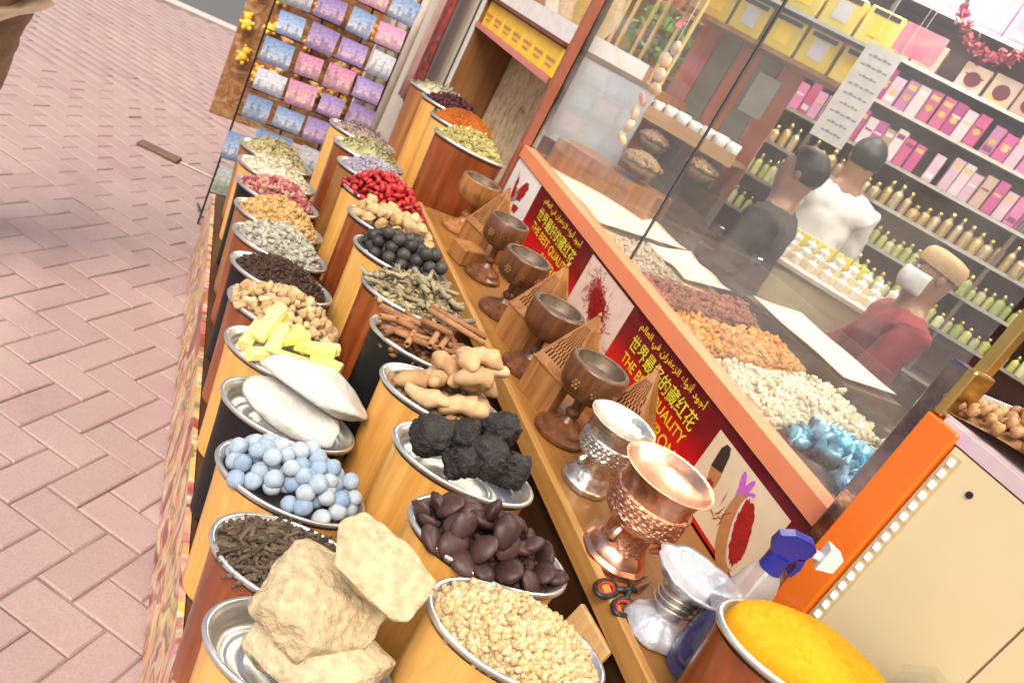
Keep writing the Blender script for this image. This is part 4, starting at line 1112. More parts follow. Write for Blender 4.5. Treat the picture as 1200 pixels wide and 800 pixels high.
def strands(q, ym, cz, n, spread, m, seed, off, slope=0.0):
    """saffron threads printed as thin slivers"""
    r = np.random.default_rng(seed); mb = MB()
    for k in range(n):
        cx, cy = r.normal() * spread[0], r.normal() * spread[1]
        cy += slope * cx
        a = r.uniform(0, 3.14); L = r.uniform(.008, .02); w_ = 0.0013
        dx, dy = L * math.cos(a), L * math.sin(a)
        mb.add([(cx - dx, cy - dy, 0), (cx - w_ * math.sin(a), cy + w_ * math.cos(a), 0), (cx + dx, cy + dy, 0), (cx + w_ * math.sin(a), cy - w_ * math.cos(a), 0)], [(0, 1, 2, 3)], BM(ym, cz, off + 0.00001 * k))
    return mb.build("saffron_threads", m, q, kind="stuff")
# far picture: saffron in a small scoop
q, ym = photo(2.715, 2.44, 0.80, 0.99, M_PHOTOW)
flat("printed_scoop", ellipse(0.0, 0, 0.022, 0.06, -0.75), M_GREY, ym, 0.895, 0.0016, q)
flat("printed_saffron", ellipse(0.025, 0.018, 0.03, 0.042, -0.5, 28, 0.08, 2), M_SAFF, ym, 0.895, 0.002, q)
flat("printed_saffron", ellipse(-0.05, 0.0, 0.016, 0.05, 0.3, 28, 0.2, 3), M_SAFF, ym, 0.9, 0.002, q)
flat("printed_saffron", ellipse(0.03, -0.05, 0.028, 0.016, 0.2, 28, 0.2, 4), M_SAFF, ym, 0.895, 0.0022, q)
# middle picture: heap of saffron on cloth
q, ym = photo(1.918, 1.61, 0.775, 0.965, M_PHOTOP)
flat("printed_saffron", [(-0.07, 0.05), (-0.055, 0.03), (-0.05, -0.01), (-0.02, -0.05), (0.01, -0.06), (0.055, -0.045), (0.075, -0.05), (0.05, -0.015), (0.035, 0.02), (0.0, 0.025), (-0.03, 0.04)], M_SAFF2, ym, 0.885, 0.0016, q)
strands(q, ym, 0.875, 420, (0.048, 0.024), M_SAFF, 5, 0.002, -0.45)
# near picture: scoop, crocus, bowl of saffron
q, ym = photo(1.115, 0.842, 0.752, 0.93, M_PHOTO)
flat("printed_scoop", ellipse(-0.078, 0.012, 0.019, 0.045, 0.3), M_SPOON, ym, 0.85, 0.0016, q)
flat("printed_scoop_handle", [(-0.099, 0.012), (-0.062, 0.022), (-0.072, 0.06), (-0.082, 0.074), (-0.096, 0.074), (-0.104, 0.058)], M_CHAR, ym, 0.85, 0.0019, q)
flat("printed_saffron", ellipse(-0.07, -0.032, 0.018, 0.026, 0.3, 30, 0.18, 6), M_SAFF, ym, 0.845, 0.0022, q)
for k, (px, py, pa, pb, pr) in enumerate([(-0.004, 0.05, 0.0085, 0.026, 0.5), (0.014, 0.052, 0.008, 0.024, -0.15), (0.026, 0.042, 0.007, 0.02, -0.7), (0.004, 0.036, 0.009, 0.02, 0.2)]):
    flat("printed_petal", ellipse(px, py, pa, pb, pr), M_PURP, ym, 0.845, 0.0016 + 0.0002 * k, q)
flat("printed_bowl", ellipse(0.052, -0.036, 0.04, 0.084, 0.45), M_SPOON, ym, 0.845, 0.0026, q)
flat("printed_bowl_rim", ellipse(0.066, -0.02, 0.029, 0.076, 0.45), M_PHOTOP, ym, 0.845, 0.0028, q)
flat("printed_bowl_saffron", ellipse(0.068, -0.019, 0.024, 0.069, 0.45, 40, 0.05, 9), M_SAFF, ym, 0.845, 0.003, q)
strands(q, ym, 0.815, 30, (0.03, 0.012), M_SAFF, 15, 0.0024)
# lettering
_AR = {'ا': 'ﺍﺎ', 'أ': 'ﺃﺄ', 'و': 'ﻭﻮ', 'ز': 'ﺯﺰ', 'ر': 'ﺭﺮ', 'د': 'ﺩﺪ', 'ف': 'ﻑﻒﻓﻔ', 'ل': 'ﻝﻞﻟﻠ', 'ن': 'ﻥﻦﻧﻨ', 'ع': 'ﻉﻊﻋﻌ', 'ي': 'ﻱﻲﻳﻴ', 'م': 'ﻡﻢﻣﻤ', 'ج': 'ﺝﺞﺟﺠ'}
def arabic(s):
    out = []
    for i, ch in enumerate(s):
        if ch not in _AR:
            out.append(ch); continue
        prev = i > 0 and len(_AR.get(s[i - 1], '')) == 4
        nxt = i + 1 < len(s) and s[i + 1] in _AR
        fm = _AR[ch]
        if len(fm) == 2:
            out.append(fm[1] if prev else fm[0])
        else:
            out.append(fm[3] if prev and nxt else fm[1] if prev else fm[2] if nxt else fm[0])
    return ''.join(reversed(out))
def lettering(name, txt, y0, y1, z, h, m, parent, off=0.0016, bold=0.0, basis=None):
    """text as a thin mesh stretched to run from y0 to y1 (reader's left to right) with letter height h"""
    cu = bpy.data.curves.new(name, 'FONT'); cu.body = txt; cu.size = 1.0; cu.offset = bold
    o = bpy.data.objects.new(name, cu); C.objects.link(o)
    dg = bpy.context.evaluated_depsgraph_get(); dg.update()
    me = bpy.data.meshes.new_from_object(o.evaluated_get(dg))
    bpy.data.objects.remove(o, do_unlink=True)
    n = len(me.vertices)
    if n == 0:
        return None
    co = np.zeros(n * 3, dtype=np.float32); me.vertices.foreach_get("co", co); co = co.reshape(-1, 3)
    lo, hi = co.min(0), co.max(0)
    W = abs(y1 - y0)
    dzl = (zs(y0) - zs(y1)) if basis is None else 0.0
    X = (co[:, 0] - lo[0]) / max(1e-6, hi[0] - lo[0])
    Yv = (co[:, 1] - lo[1]) / max(1e-6, hi[1] - lo[1])
    lx, ly = X * W, Yv * h + (0.5 - X) * dzl
    V = np.array([(basis or BM(y0, z, off)) @ Vector((a, b2, 0)) for a, b2 in zip(lx, ly)])
    me.vertices.foreach_set("co", V.astype(np.float32).ravel()); me.update()
    me.materials.clear(); me.materials.append(m)
    return put(name, me, parent)
for ya, yb in ((2.36, 2.0), (1.54, 1.185)):
    b0 = zs((ya + yb) / 2)
    lettering("arabic_lettering", arabic("أجود أنواع الزعفران في العالم"), ya, yb, b0 - 0.045, 0.034, M_YTXT, banner, bold=0.012)
    lettering("chinese_lettering", "世界最好的藏红花", ya, yb, b0 - 0.098, 0.046, M_LTXT, banner, bold=0.006)
    lettering("english_lettering", "THE BEST QUALITY", ya, yb, b0 - 0.142, 0.034, M_YTXT, banner, bold=0.012)
    lettering("english_lettering", "SAFFRON", yb + 0.20, yb, b0 - 0.188, 0.034, M_YTXT, banner, bold=0.012)
# ================================================================= BEHIND THE GLASS
# ---- bins of nuts along the window
bins = thing("window_bins", "long tray of clear bins holding nuts behind the shop window", "display bins", (0, 0, 0))
plane_box("tray_floor", (1.285, 0.80, 0.90), (1.66, 2.70, 0.925), M_CREAM, bins)
plane_box("cabinet", (1.29, 0.80, 0.031), (1.655, 2.70, 0.898), M_DARKWOOD, bins)
plane_box("back_pane", (1.662, 0.80, 0.926), (1.668, 2.70, 1.165), M_ACRYL, bins)
for yy in (0.803, 1.07, 1.36, 1.60, 1.80, 2.1, 2.69):
    plane_box("divider", (1.29, yy, 0.926), (1.66, yy + 0.004, 1.08 if yy > 0.9 else 1.13), M_ACRYL, bins)
for yy in (1.15, 1.80, 2.03):
    plane_box("clamp", (1.655, yy, 1.15), (1.675, yy + 0.03, 1.18), M_STEEL, bins, 0.002)
def bin_heap(name, label, cat, y0, y1, n, shapes, size, stops, x0=1.295, x1=1.655, zb=0.985, rise=0.07, flat=None, rough=0.75, j=0.3, metal=0.0):
    nx, ny = 14, 14
    V = []; F = []
    def hh(u, v):
        return zb + rise * (u ** 0.7) * (1 - 0.35 * (2 * v - 1) ** 2) + 0.006 * math.sin(u * 9 + v * 7)
    for i in range(nx + 1):
        for k in range(ny + 1):
            u, v = i / nx, k / ny
            V.append((x0 + (x1 - x0) * u, y0 + (y1 - y0) * v, hh(u, v) - max(size) * 0.3))
    for i in range(nx):
        for k in range(ny):
            a = i * (ny + 1) + k
            F += [(a, a + ny + 1, a + ny + 2), (a, a + ny + 2, a + 1)]
    U = RNG.uniform(0.02, 0.98, (n, 2))
    pos = np.array([(x0 + (x1 - x0) * u, y0 + (y1 - y0) * v, hh(u, v)) for u, v in U])
    pos[:, 2] += RNG.normal(size=n) * 0.004
    sz = np.array(size)[None] * (1 + RNG.normal(size=(n, 3)) * j * 0.4) * (1 + RNG.normal(size=(n, 1)) * j * 0.5)
    me = joined(name, shapes, pos, np.clip(sz, np.array(size) * .4, np.array(size) * 2), piecemat(name + "_colour", stops, rough, metal=metal), flat, False, extra=(np.array(V), np.array(F)))
    return put(name, me, label=label, category=cat, kind="stuff")
bin_heap("cashew_heap", "heap of cream white nuts in the middle bin behind the window", "nuts", 1.082, 1.352, 900, NUG, (0.0125, 0.0085, 0.007), [(0.72, 0.62, 0.44), (0.80, 0.72, 0.56), (0.62, 0.5, 0.33)], rise=0.06)
bin_heap("orange_chip_heap", "heap of orange dried fruit chips behind the window", "dried fruit", 1.372, 1.592, 700, CHIP, (0.0115, 0.009, 0.006), [(0.74, 0.33, 0.07), (0.8, 0.42, 0.12), (0.66, 0.26, 0.05)], rise=0.055)
bin_heap("reddish_nut_heap", "heap of red brown nuts left of the orange chips behind the window", "nuts", 1.612, 1.792, 600, NUG, (0.0095, 0.0085, 0.008), [(0.28, 0.085, 0.05), (0.36, 0.13, 0.08), (0.22, 0.06, 0.04)], rise=0.06)
bin_heap("almond_heap", "heap of grey beige nuts behind the seam of the window", "nuts", 1.815, 2.095, 600, NUG, (0.011, 0.007, 0.006), [(0.5, 0.4, 0.28), (0.6, 0.5, 0.37)], rise=0.03, x1=1.47)
bin_heap("pistachio_heap", "heap of grey beige pistachios beside the blue wrapped sweets", "nuts", 0.815, 1.065, 500, NUG, (0.012, 0.008, 0.007), [(0.42, 0.36, 0.25), (0.55, 0.48, 0.35), (0.33, 0.29, 0.2)], x0=1.45, rise=0.05, zb=1.0)
plane_box("bin_bed", (1.30, 0.812, 0.926), (1.445, 1.066, 0.985), mat("dark_bin_bed", (0.12, 0.1, 0.1), 0.7), bins)
M_FOIL = piecemat("blue_foil", [(0.02, 0.22, 0.62), (0.05, 0.48, 0.8), (0.4, 0.68, 0.85), (0.03, 0.34, 0.7)], 0.22, 0.8, 45, 0.006, obj=True, metal=0.3, mottle=0.5)
def sweet(seed):
    r = np.random.default_rng(seed)
    prof = [(0.013, -0.03), (0.004, -0.018), (0.012, -0.014), (0.0145, 0), (0.012, 0.014), (0.004, 0.018), (0.013, 0.03)]
    ph = r.uniform(0, 6.28, 3)
    return MB().lathe(prof, 12, close=True, wob=lambda a, z: 1 + 0.3 * math.sin(3 * a + ph[0] + z * 90) + 0.15 * math.sin(5 * a + ph[1])).mesh("wrapped_sweet", M_FOIL, "all")
_sw = [sweet(s) for s in range(4)]
for k in range(34):
    put("wrapped_sweet", _sw[k % 4], None, (RNG.uniform(1.32, 1.47), RNG.uniform(0.84, 1.04), 1.002 + 0.014 * (k // 10) + RNG.uniform(0, .006)), (math.pi / 2 + RNG.normal() * .3, RNG.uniform(0, 6), RNG.uniform(0, 6)), (1.6, 1.6, 1.25),
        label="sweet in shiny blue wrapper in the nearest bin behind the window", category="sweet", group="blue wrapped sweets")
M_SHEET = mat("pale_pink_paper", (0.82, 0.68, 0.55), 0.6, c2=(0.78, 0.62, 0.49), scale=5, bump=0.1)
def sheet(label, y0, y1, x0, x1, z0, z1, sag=0.008):
    vs = []; fs = []; N = 8
    for i in range(N + 1):
        for k in range(N + 1):
            u, v = i / N, k / N
            vs.append((x0 + (x1 - x0) * u, y0 + (y1 - y0) * v, z0 + (z1 - z0) * u + sag * math.sin(u * 5 + v * 3) * math.sin(v * 7)))
    for i in range(N):
        for k in range(N):
            a = i * (N + 1) + k; fs.append((a, a + N + 1, a + N + 2, a + 1))
    o = MB().add(vs, fs).build("paper_sheet", M_SHEET, None, smooth='all', label=label, category="paper")
    o.modifiers.new("thickness", 'SOLIDIFY').thickness = 0.0015
plane_box("cover_block", (1.30, 2.105, 0.926), (1.655, 2.685, 1.005), M_CREAM, bins, 0.004)
sheet("broad pale pink paper covering the far bins behind the window", 2.11, 2.68, 1.29, 1.655, 1.02, 1.05)
plane_box("cover_block", (1.48, 1.815, 0.926), (1.655, 2.095, 1.015), M_CREAM, bins, 0.004)
sheet("pale paper on the bin just left of the red brown nuts", 1.82, 2.09, 1.475, 1.655, 1.028, 1.05)
# ---- inner counter behind the bins
U2 = Vector((-0.63, 0.777, 0)); N2 = Vector((0.777, 0.63, 0))    # along the inner counter / away from the window
RZ2 = math.atan2(U2.y, U2.x)
def L2(p, s, d, z=0):
    return (p[0] + U2.x * s + N2.x * d, p[1] + U2.y * s + N2.y * d, z)
IC = (2.62, 2.37)
ic = thing("inner_counter", "pale counter inside the shop with the white cups standing on it", "counter", (IC[0], IC[1], 0), RZ2)
plane_box("counter_front", (-0.27, 0.16, 0.031), (0.34, 0.18, 1.08), M_CREAM, ic)
plane_box("counter_body", (-0.26, -0.18, 0.031), (0.33, 0.158, 1.08), M_DARKWOOD, ic)
plane_box("counter_top", (-0.29, -0.2, 1.082), (0.36, 0.2, 1.105), mat("pale_counter_top", (0.74, 0.62, 0.52), 0.35), ic, 0.003)
sheet("pale pink paper lying flat beside the orange chips bin", 1.33, 1.78, 1.70, 1.92, 1.072, 1.078, 0.003)
plane_box("side_table", (1.69, 1.3, 0.031), (1.93, 1.8, 1.06), M_DARKWOOD, None, label="dark side cabinet between the bins and the inner counter", category="cabinet")
M_CUP = mat("white_glaze", (0.84, 0.82, 0.76), 0.25, coat=0.4)
for r_ in range(2):
    plane_box("jar_step", (-0.27, -0.05 + 0.0 , 1.1055), (0.33, 0.008, 1.1052 + 0.056), M_CREAM, ic) if r_ == 0 else plane_box("jar_step", (-0.27, 0.009, 1.1055), (0.33, 0.068, 1.1052 + 0.028), M_CREAM, ic)
_cupm = MB().lathe([(0.016, 0), (0.022, 0.004), (0.022, 0.028), (0.0235, 0.03), (0.0235, 0.036), (0.018, 0.043), (0.006, 0.046), (0.006, 0.05), (0.008, 0.054), (0, 0.057)], 18, close=None).mesh("white_jar", M_CUP, 'all')
for r_ in range(3):
    for k in range(9):
        p = L2(IC, -0.22 + k * 0.066 + RNG.normal() * .004, 0.02 - r_ * 0.06)
        put("white_jar", _cupm, None, (p[0], p[1], 1.1055 + (2 - r_) * 0.028), (0, 0, 0), None, label="small white lidded jar on the inner counter in front of the man in red", category="jar", group="small white jars on the inner counter")
tb = thing("glass_top_tray", "dark tray under the yellow packs behind the white jars", "tray", (*L2(IC, 0.0, 0.14)[:2], 1.1055), RZ2)
plane_box("tray_box", (-0.22, -0.03, 0), (0.25, 0.03, 0.05), M_BLACKP, tb, 0.002)
M_YPK = piecemat("yellow_pack", [(0.78, 0.60, 0.05), (0.85, 0.7, 0.12), (0.66, 0.5, 0.04)], 0.35, 0.0, obj=True, mottle=0.2)
for k in range(9):
    put("small_pack", MB().box((-0.016, -0.012, 0), (0.016, 0.012, 0.06), bev=0.002).mesh("small_pack", M_YPK), None, (*L2(IC, -0.06 + k * 0.04, 0.145)[:2], 1.156), (0, 0, RZ2), label="small yellow pack standing behind the white jars", category="pack", group="small yellow packs")

# ---- tiered rack at the left: cups, nut bowls, red boards, yellow boxes
TR = (1.90, 2.62)
tr = thing("tiered_rack", "tiered rack with red boards behind the window left of the people", "rack", (TR[0], TR[1], 0), RZ2)
M_REDBOARD = wood("red_orange_board", (0.55, 0.14, 0.05), (0.4, 0.08, 0.03), 0.4)
plane_box("rack_base", (-0.12, -0.12, 0.031), (0.35, 0.14, 1.06), M_DARKWOOD, tr)
plane_box("rack_step", (-0.12, -0.12, 1.062), (0.35, 0.02, 1.2), M_DARKWOOD, tr)
plane_box("rack_top", (-0.12, -0.1, 1.335), (0.33, 0.13, 1.352), M_OAK, tr)
plane_box("tray_lip", (-0.12, 0.131, 1.325), (0.33, 0.139, 1.375), wood("basket_wood", (0.6, 0.38, 0.16), (0.45, 0.25, 0.09), 0.5, axis='X'), tr)
for s_ in (-0.1, 0.12, 0.32):
    plane_box("rack_post", (s_ - 0.008, -0.1, 1.2), (s_ + 0.008, -0.085, 1.334), M_OAK, tr)
for k in range(5):
    plane_box("red_board", (-0.12 + k * 0.094, -0.14, 1.2), (-0.12 + k * 0.094 + 0.089, -0.125, 1.74), M_REDBOARD if k not in (1, 3) else mat("grey_board", (0.22, 0.2, 0.15), 0.6), tr)
plane_box("price_paper", (-0.06, -0.1235, 1.52), (0.04, -0.118, 1.68), mat("grey_paper", (0.5, 0.5, 0.46), 0.6), tr)
plane_box("upper_shelf", (-0.36, -0.24, 1.745), (0.4, 0.02, 1.762), M_OAK, tr)
plane_box("upper_shelf", (-0.36, -0.24, 1.90), (0.4, 0.02, 1.912), M_SILVER, tr)
_mb = MB().lathe([(0.02, 0), (0.026, 0.003), (0.029, 0.03), (0.0295, 0.062), (0.0265, 0.062), (0.0255, 0.03), (0.022, 0.008), (0, 0.007)], 20, close=None)
_mb.tube([(0.0275, 0, 0.05), (0.041, 0, 0.047), (0.044, 0, 0.034), (0.04, 0, 0.02), (0.0275, 0, 0.015)], 0.0042, 8)
_mug = _mb.mesh("white_mug", M_CUP, 'all')
for k in range(7):
    put("white_mug", _mug, None, (*L2(TR, -0.08 + k * 0.058, -0.08 + RNG.normal() * .006)[:2], 1.3525), (0, 0, RZ2 + RNG.normal() * 1.2), (RNG.uniform(.85, 1.0),) * 3, label="white mug in the row on the wooden tray behind the window", category="mug", group="white mugs on the wooden tray")
M_BRNUT = piecemat("brown_nut", [(0.22, 0.12, 0.05), (0.34, 0.2, 0.09), (0.46, 0.3, 0.15), (0.15, 0.08, 0.035)], 0.7)
def nut_bowl(label, x, y, z, r=0.085):
    t = thing("nut_bowl", label, "bowl", (x, y, z), 0, "bowls of brown nuts behind the window")
    MB().lathe([(r * 0.5, 0), (r * 0.62, 0.004), (r * 0.9, 0.05), (r, 0.075), (r * 0.96, 0.075), (r * 0.85, 0.05), (r * 0.5, 0.012), (0, 0.01)], 32, close=None).build("glass_bowl", M_ACRYL, t, smooth='all')
    n = 240
    rr = r * 0.9 * np.sqrt(RNG.uniform(0, 1, n)); th = RNG.uniform(0, 6.28, n)
    pos = np.stack([rr * np.cos(th), rr * np.sin(th), 0.06 + 0.035 * (1 - (rr / r) ** 2)], 1)
    dome = MB().lathe([(0, 0.088), (r * 0.5, 0.078), (r * 0.88, 0.052), (r * 0.5, 0.016), (0, 0.013)], 24, close=None)
    tri = np.array([g for f in dome.f for g in ((f[0], f[1], f[2]), (f[0], f[2], f[3]))])
    put("brown_nuts", joined("brown_nuts", NUG, pos, np.full((n, 3), 0.010) * RNG.uniform(.7, 1.3, (n, 3)), M_BRNUT, extra=(np.array(dome.v), tri)), t, kind="stuff")
nut_bowl("clear bowl of brown nuts, lowest of the bowls behind the window", *L2(TR, 0.12, -0.34)[:2], 1.122 + 0.01)
plane_box("bowl_stand", (-0.15, -0.1, 0.031), (0.3, 0.1, 1.13), M_OAK, None, loc=(*L2(TR, 0.12, -0.34)[:2], 0), rot=(0, 0, RZ2), label="wooden stand under the lowest nut bowl behind the window", category="stand")
nut_bowl("clear bowl of brown nuts under the right end of the white mugs", *L2(TR, -0.02, -0.1)[:2], 1.205, 0.07)
nut_bowl("clear bowl of brown nuts under the left end of the white mugs", *L2(TR, 0.2, -0.1)[:2], 1.205, 0.07)
nut_bowl("wide bowl of brown nuts left of the white mugs", *L2(TR, 0.36, -0.13)[:2], 1.3525, 0.06)
M_YBOX = piecemat("yellow_carton", [(0.80, 0.64, 0.08), (0.72, 0.54, 0.05), (0.85, 0.72, 0.2)], 0.35, 0.0, obj=True, mottle=0.1, coat=0.2)
M_CLEARLID = mat("pale_window_label", (0.62, 0.62, 0.66), 0.3)
for row, zz in enumerate((1.7625, 1.9125)):
    for k in range(5):
        t = thing("yellow_carton", ("yellow carton on the upper shelf above the red boards" if row == 0 else "yellow carton on the highest shelf above the red boards"), "carton", (*L2(TR, -0.28 + k * 0.145, 0.08)[:2], zz), RZ2, "yellow cartons")
        MB().box((-0.066, -0.07, 0), (0.066, 0.07, 0.125), bev=0.003).build("carton_body", M_YBOX, t)
        MB().box((-0.03, 0.0705, 0.03), (0.03, 0.0715, 0.095)).build("front_label", M_CLEARLID if k % 2 else M_YTXT, t)
        MB().box((-0.05, 0.0705, 0.102), (0.05, 0.0715, 0.118)).build("title_strip", M_CHAR, t)

# ---- far shelves with pink boxes
SW = (3.22, 2.87)
U3 = Vector((-0.66, 0.75, 0)); N3 = Vector((0.75, 0.66, 0)); RZ3 = math.atan2(U3.y, U3.x)
def L3(s, d, z):
    return (SW[0] + U3.x * s + N3.x * d, SW[1] + U3.y * s + N3.y * d, z)
sw = thing("wall_shelving", "tall shelving full of pink boxes at the back of the shop", "shelving", (SW[0], SW[1], 0), RZ3)
plane_box("back_board", (-1.5, -0.26, 0.031), (1.6, -0.24, 2.7), mat("dark_back_board", (0.3, 0.16, 0.14), 0.6), sw)
SH = [0.55, 0.85, 1.10, 1.285, 1.47, 1.655, 1.875, 2.08, 2.33]
for zz in SH:
    plane_box("shelf_board", (-1.5, -0.238, zz - 0.016), (1.6, 0.02, zz), mat("dark_shelf", (0.2, 0.14, 0.11), 0.45), sw)
    plane_box("shelf_edge", (-1.5, 0.021, zz - 0.016), (1.6, 0.026, zz), M_SILVER, sw)
for s_ in (-1.5, -0.5, 0.55, 1.6):
    plane_box("upright", (s_, -0.236, 0.031), (s_ + 0.02, 0.02, 2.7), mat("dark_shelf2", (0.14, 0.1, 0.08), 0.5), sw)
M_PINK = piecemat("pink_carton", [(0.58, 0.08, 0.30), (0.72, 0.22, 0.45), (0.42, 0.04, 0.22), (0.66, 0.12, 0.28)], 0.35, 0.0, obj=True, mottle=0.15, coat=0.2)
M_PINK2 = piecemat("lilac_carton", [(0.6, 0.2, 0.48), (0.68, 0.5, 0.62), (0.74, 0.66, 0.68), (0.5, 0.1, 0.35)], 0.35, 0.0, obj=True, mottle=0.15, coat=0.2)
M_BEIGE = piecemat("beige_carton", [(0.62, 0.42, 0.32), (0.7, 0.55, 0.45), (0.5, 0.3, 0.24), (0.74, 0.62, 0.52)], 0.35, 0.0, obj=True, mottle=0.2)
M_GOLDP = piecemat("gold_bottle", [(0.72, 0.5, 0.2), (0.6, 0.42, 0.22), (0.75, 0.62, 0.42), (0.5, 0.36, 0.2)], 0.3, 0.0, obj=True, metal=0.5)
M_GREENP = piecemat("green_bottle", [(0.42, 0.44, 0.1), (0.6, 0.58, 0.2), (0.3, 0.36, 0.1), (0.7, 0.66, 0.4)], 0.3, 0.0, obj=True)
M_DISC = mat("gold_emblem", (0.75, 0.5, 0.18), 0.3, 0.8)
M_DARKDISC = mat("dark_red_window", (0.16, 0.03, 0.04), 0.2)
M_LBL = [mat("label_gold", (0.75, 0.52, 0.2), 0.35, 0.4), mat("label_white", (0.8, 0.76, 0.74), 0.5), mat("label_plum", (0.22, 0.03, 0.12), 0.4), mat("label_orange", (0.8, 0.32, 0.1), 0.45)]
def rowboxes(zi, s0, s1, w_, h, d, mts, name, label, group, disc=None, labels=(0, 1, 2)):
    base = [MB().box((-w_ / 2, -d, 0), (w_ / 2, 0, h), bev=0.003).mesh("carton_body", m) for m in mts]
    dm = [MB().lathe([(w_ * 0.3, -0.001), (w_ * 0.3, 0.001), (w_ * 0.16, 0.0012)], 14, M=Matrix.Translation((0, 0.0015, h * 0.45)) @ Matrix.Rotation(rad(-90), 4, 'X'), close=True).mesh("front_emblem", m) for m in ([disc] if disc else [])]
    lm = [MB().box((-w_ * 0.36, 0.0002, h * z0), (w_ * 0.36, 0.001, h * z1)).mesh("front_label", M_LBL[q]) for q in labels for z0, z1 in ((0.72, 0.86), (0.12, 0.3), (0.55, 0.62))]
    s = s0
    while s < s1:
        s += w_ * RNG.uniform(1.02, 1.16)
        if RNG.uniform() < 0.05:
            s += w_ * RNG.uniform(.3, 1.0)
        t = thing(name, label, "carton", L3(s, RNG.uniform(0, 0.04), SH[zi] + 0.0005), RZ3 + RNG.normal() * 0.07, group)
        t.scale = (1, 1, RNG.uniform(0.84, 1.05))
        put("carton_body", base[RNG.integers(len(base))], t, (0, 0.012, 0))
        if dm and RNG.uniform() < 0.8:
            put("front_emblem", dm[0], t, (0, 0.012, 0))
        put("front_label", lm[RNG.integers(len(lm))], t, (0, 0.0125, 0))
def rowbottles(zi, s0, s1, r, h, mt, name, label, group, step=2.15, capm=None, cat="bottle"):
    me = MB().lathe([(r, 0), (r, h * 0.55), (r * 0.9, h * 0.62), (r * 0.35, h * 0.72), (r * 0.35, h * 0.8)], 14, close=True).mesh("bottle_body", mt, True)
    cp = MB().lathe([(r * 0.45, h * 0.801), (r * 0.5, h * 0.84), (r * 0.42, h * 0.97), (0, h)], 12, close=None).mesh("stopper", capm or M_BRASS, 'all')
    n = int((s1 - s0) / (r * step))
    for k in range(n):
        s = s0 + (k + 0.5) * (s1 - s0) / n
        t = thing(name, label, cat, L3(s, -0.0 + RNG.normal() * .014, SH[zi] + 0.0005), RNG.uniform(0, 6), group)
        t.scale = (RNG.uniform(.8, 1.2),) * 2 + (RNG.uniform(.7, 1.25),)
        put("bottle_body", me, t); put("stopper", cp, t)
# the room side of the shelf is local +Y here
rowboxes(8, -0.9, 1.2, 0.2, 0.2, 0.2, [M_PINK, M_PINK2], "large_pink_carton", "large pink carton on the topmost shelf at the back", "large pink cartons")
rowboxes(7, -1.2, 0.5, 0.125, 0.13, 0.12, [M_BEIGE], "window_carton", "beige carton with a dark red window on the upper back shelf", "beige window cartons", M_DARKDISC)
rowboxes(6, -1.3, 0.8, 0.055, 0.15, 0.08, [M_PINK, M_PINK, M_PINK2], "pink_perfume_carton", "slim pink carton with gold emblem on the back shelf below the window cartons", "slim pink cartons with emblem", M_DISC)
rowboxes(5, -1.3, 0.8, 0.05, 0.155, 0.08, [M_PINK2, M_PINK, M_PINK2, M_BEIGE], "lilac_perfume_carton", "slim lilac carton on the back shelf at head height of the person in white", "slim lilac cartons")
rowbottles(4, -1.3, 0.9, 0.024, 0.11, M_GOLDP, "perfume_bottle", "small gold bottle on the back shelf below the lilac cartons", "small gold bottles")
rowbottles(3, -1.3, 0.9, 0.02, 0.1, M_GREENP, "oil_bottle", "small green yellow bottle on the back shelf beside the man in red", "small green bottles")
rowbottles(2, -1.3, 0.9, 0.022, 0.1, M_GREENP, "oil_bottle", "small green yellow bottle on the lower back shelf behind the man in red", "lower green bottles")
# red garlands and purple packs near the top
M_GAR = piecemat("red_tinsel", [(0.55, 0.05, 0.08), (0.65, 0.16, 0.2), (0.4, 0.03, 0.06)], 0.4, obj=False, metal=0.2)
for k in range(3):
    pts = []
    for q in range(260):
        u = q / 260
        s = -0.95 + k * 0.42 + 0.4 * u
        pts.append(Vector(L3(s, -0.12, 2.36 - 0.14 * math.sin(u * math.pi))) + Vector(RNG.normal(size=3) * 0.014))
    put("tinsel_garland", joined("tinsel_garland", LEAF, np.array([p[:] for p in pts]), np.full((260, 3), 0.016), M_GAR), None,
        label=("right", "middle", "left")[k] + "most of the red tinsel garlands hung above the back shelves" if k != 1 else "middle one of the red tinsel garlands hung above the back shelves", category="garland", group="red tinsel garlands")
# ---- hanging price list and pink card
sg = thing("price_list_sign", "long white handwritten price list hanging inside the shop", "sign", (2.005, 2.232, 1.735), RZ2)
plane_box("board", (-0.062, -0.003, -0.17), (0.062, 0.003, 0.17), M_WHITE, sg)
M_INK = mat("faded_ink", (0.35, 0.36, 0.42), 0.6)
for k in range(9):
    w_ = 0.085 + 0.02 * math.sin(k * 2.3)
    for q in range(5):
        plane_box("ink_stroke", (-w_ / 2 + q * w_ / 5, 0.0032, 0.13 - k * 0.034), (-w_ / 2 + q * w_ / 5 + w_ / 6, 0.0036, 0.136 - k * 0.034 + 0.003 * (q % 2)), M_INK, sg)
for s_ in (-0.05, 0.05):
    MB().tube([(s_, 0, 0.17), (s_, 0, 1.014)], 0.0012, 6).build("hanging_string", M_WHITE, sg)
pc = thing("pink_card", "bright pink card above the hanging white price list", "card", (2.06, 2.19, 1.955), RZ2)
plane_box("card_face", (-0.085, -0.002, -0.04), (0.06, 0.002, 0.055), mat("hot_pink_card", (0.8, 0.16, 0.3), 0.4, c2=(0.85, 0.45, 0.5), scale=14), pc)
MB().tube([(0, 0, 0.055), (0, 0, 0.794)], 0.0012, 6).build("hanging_string", M_WHITE, pc)

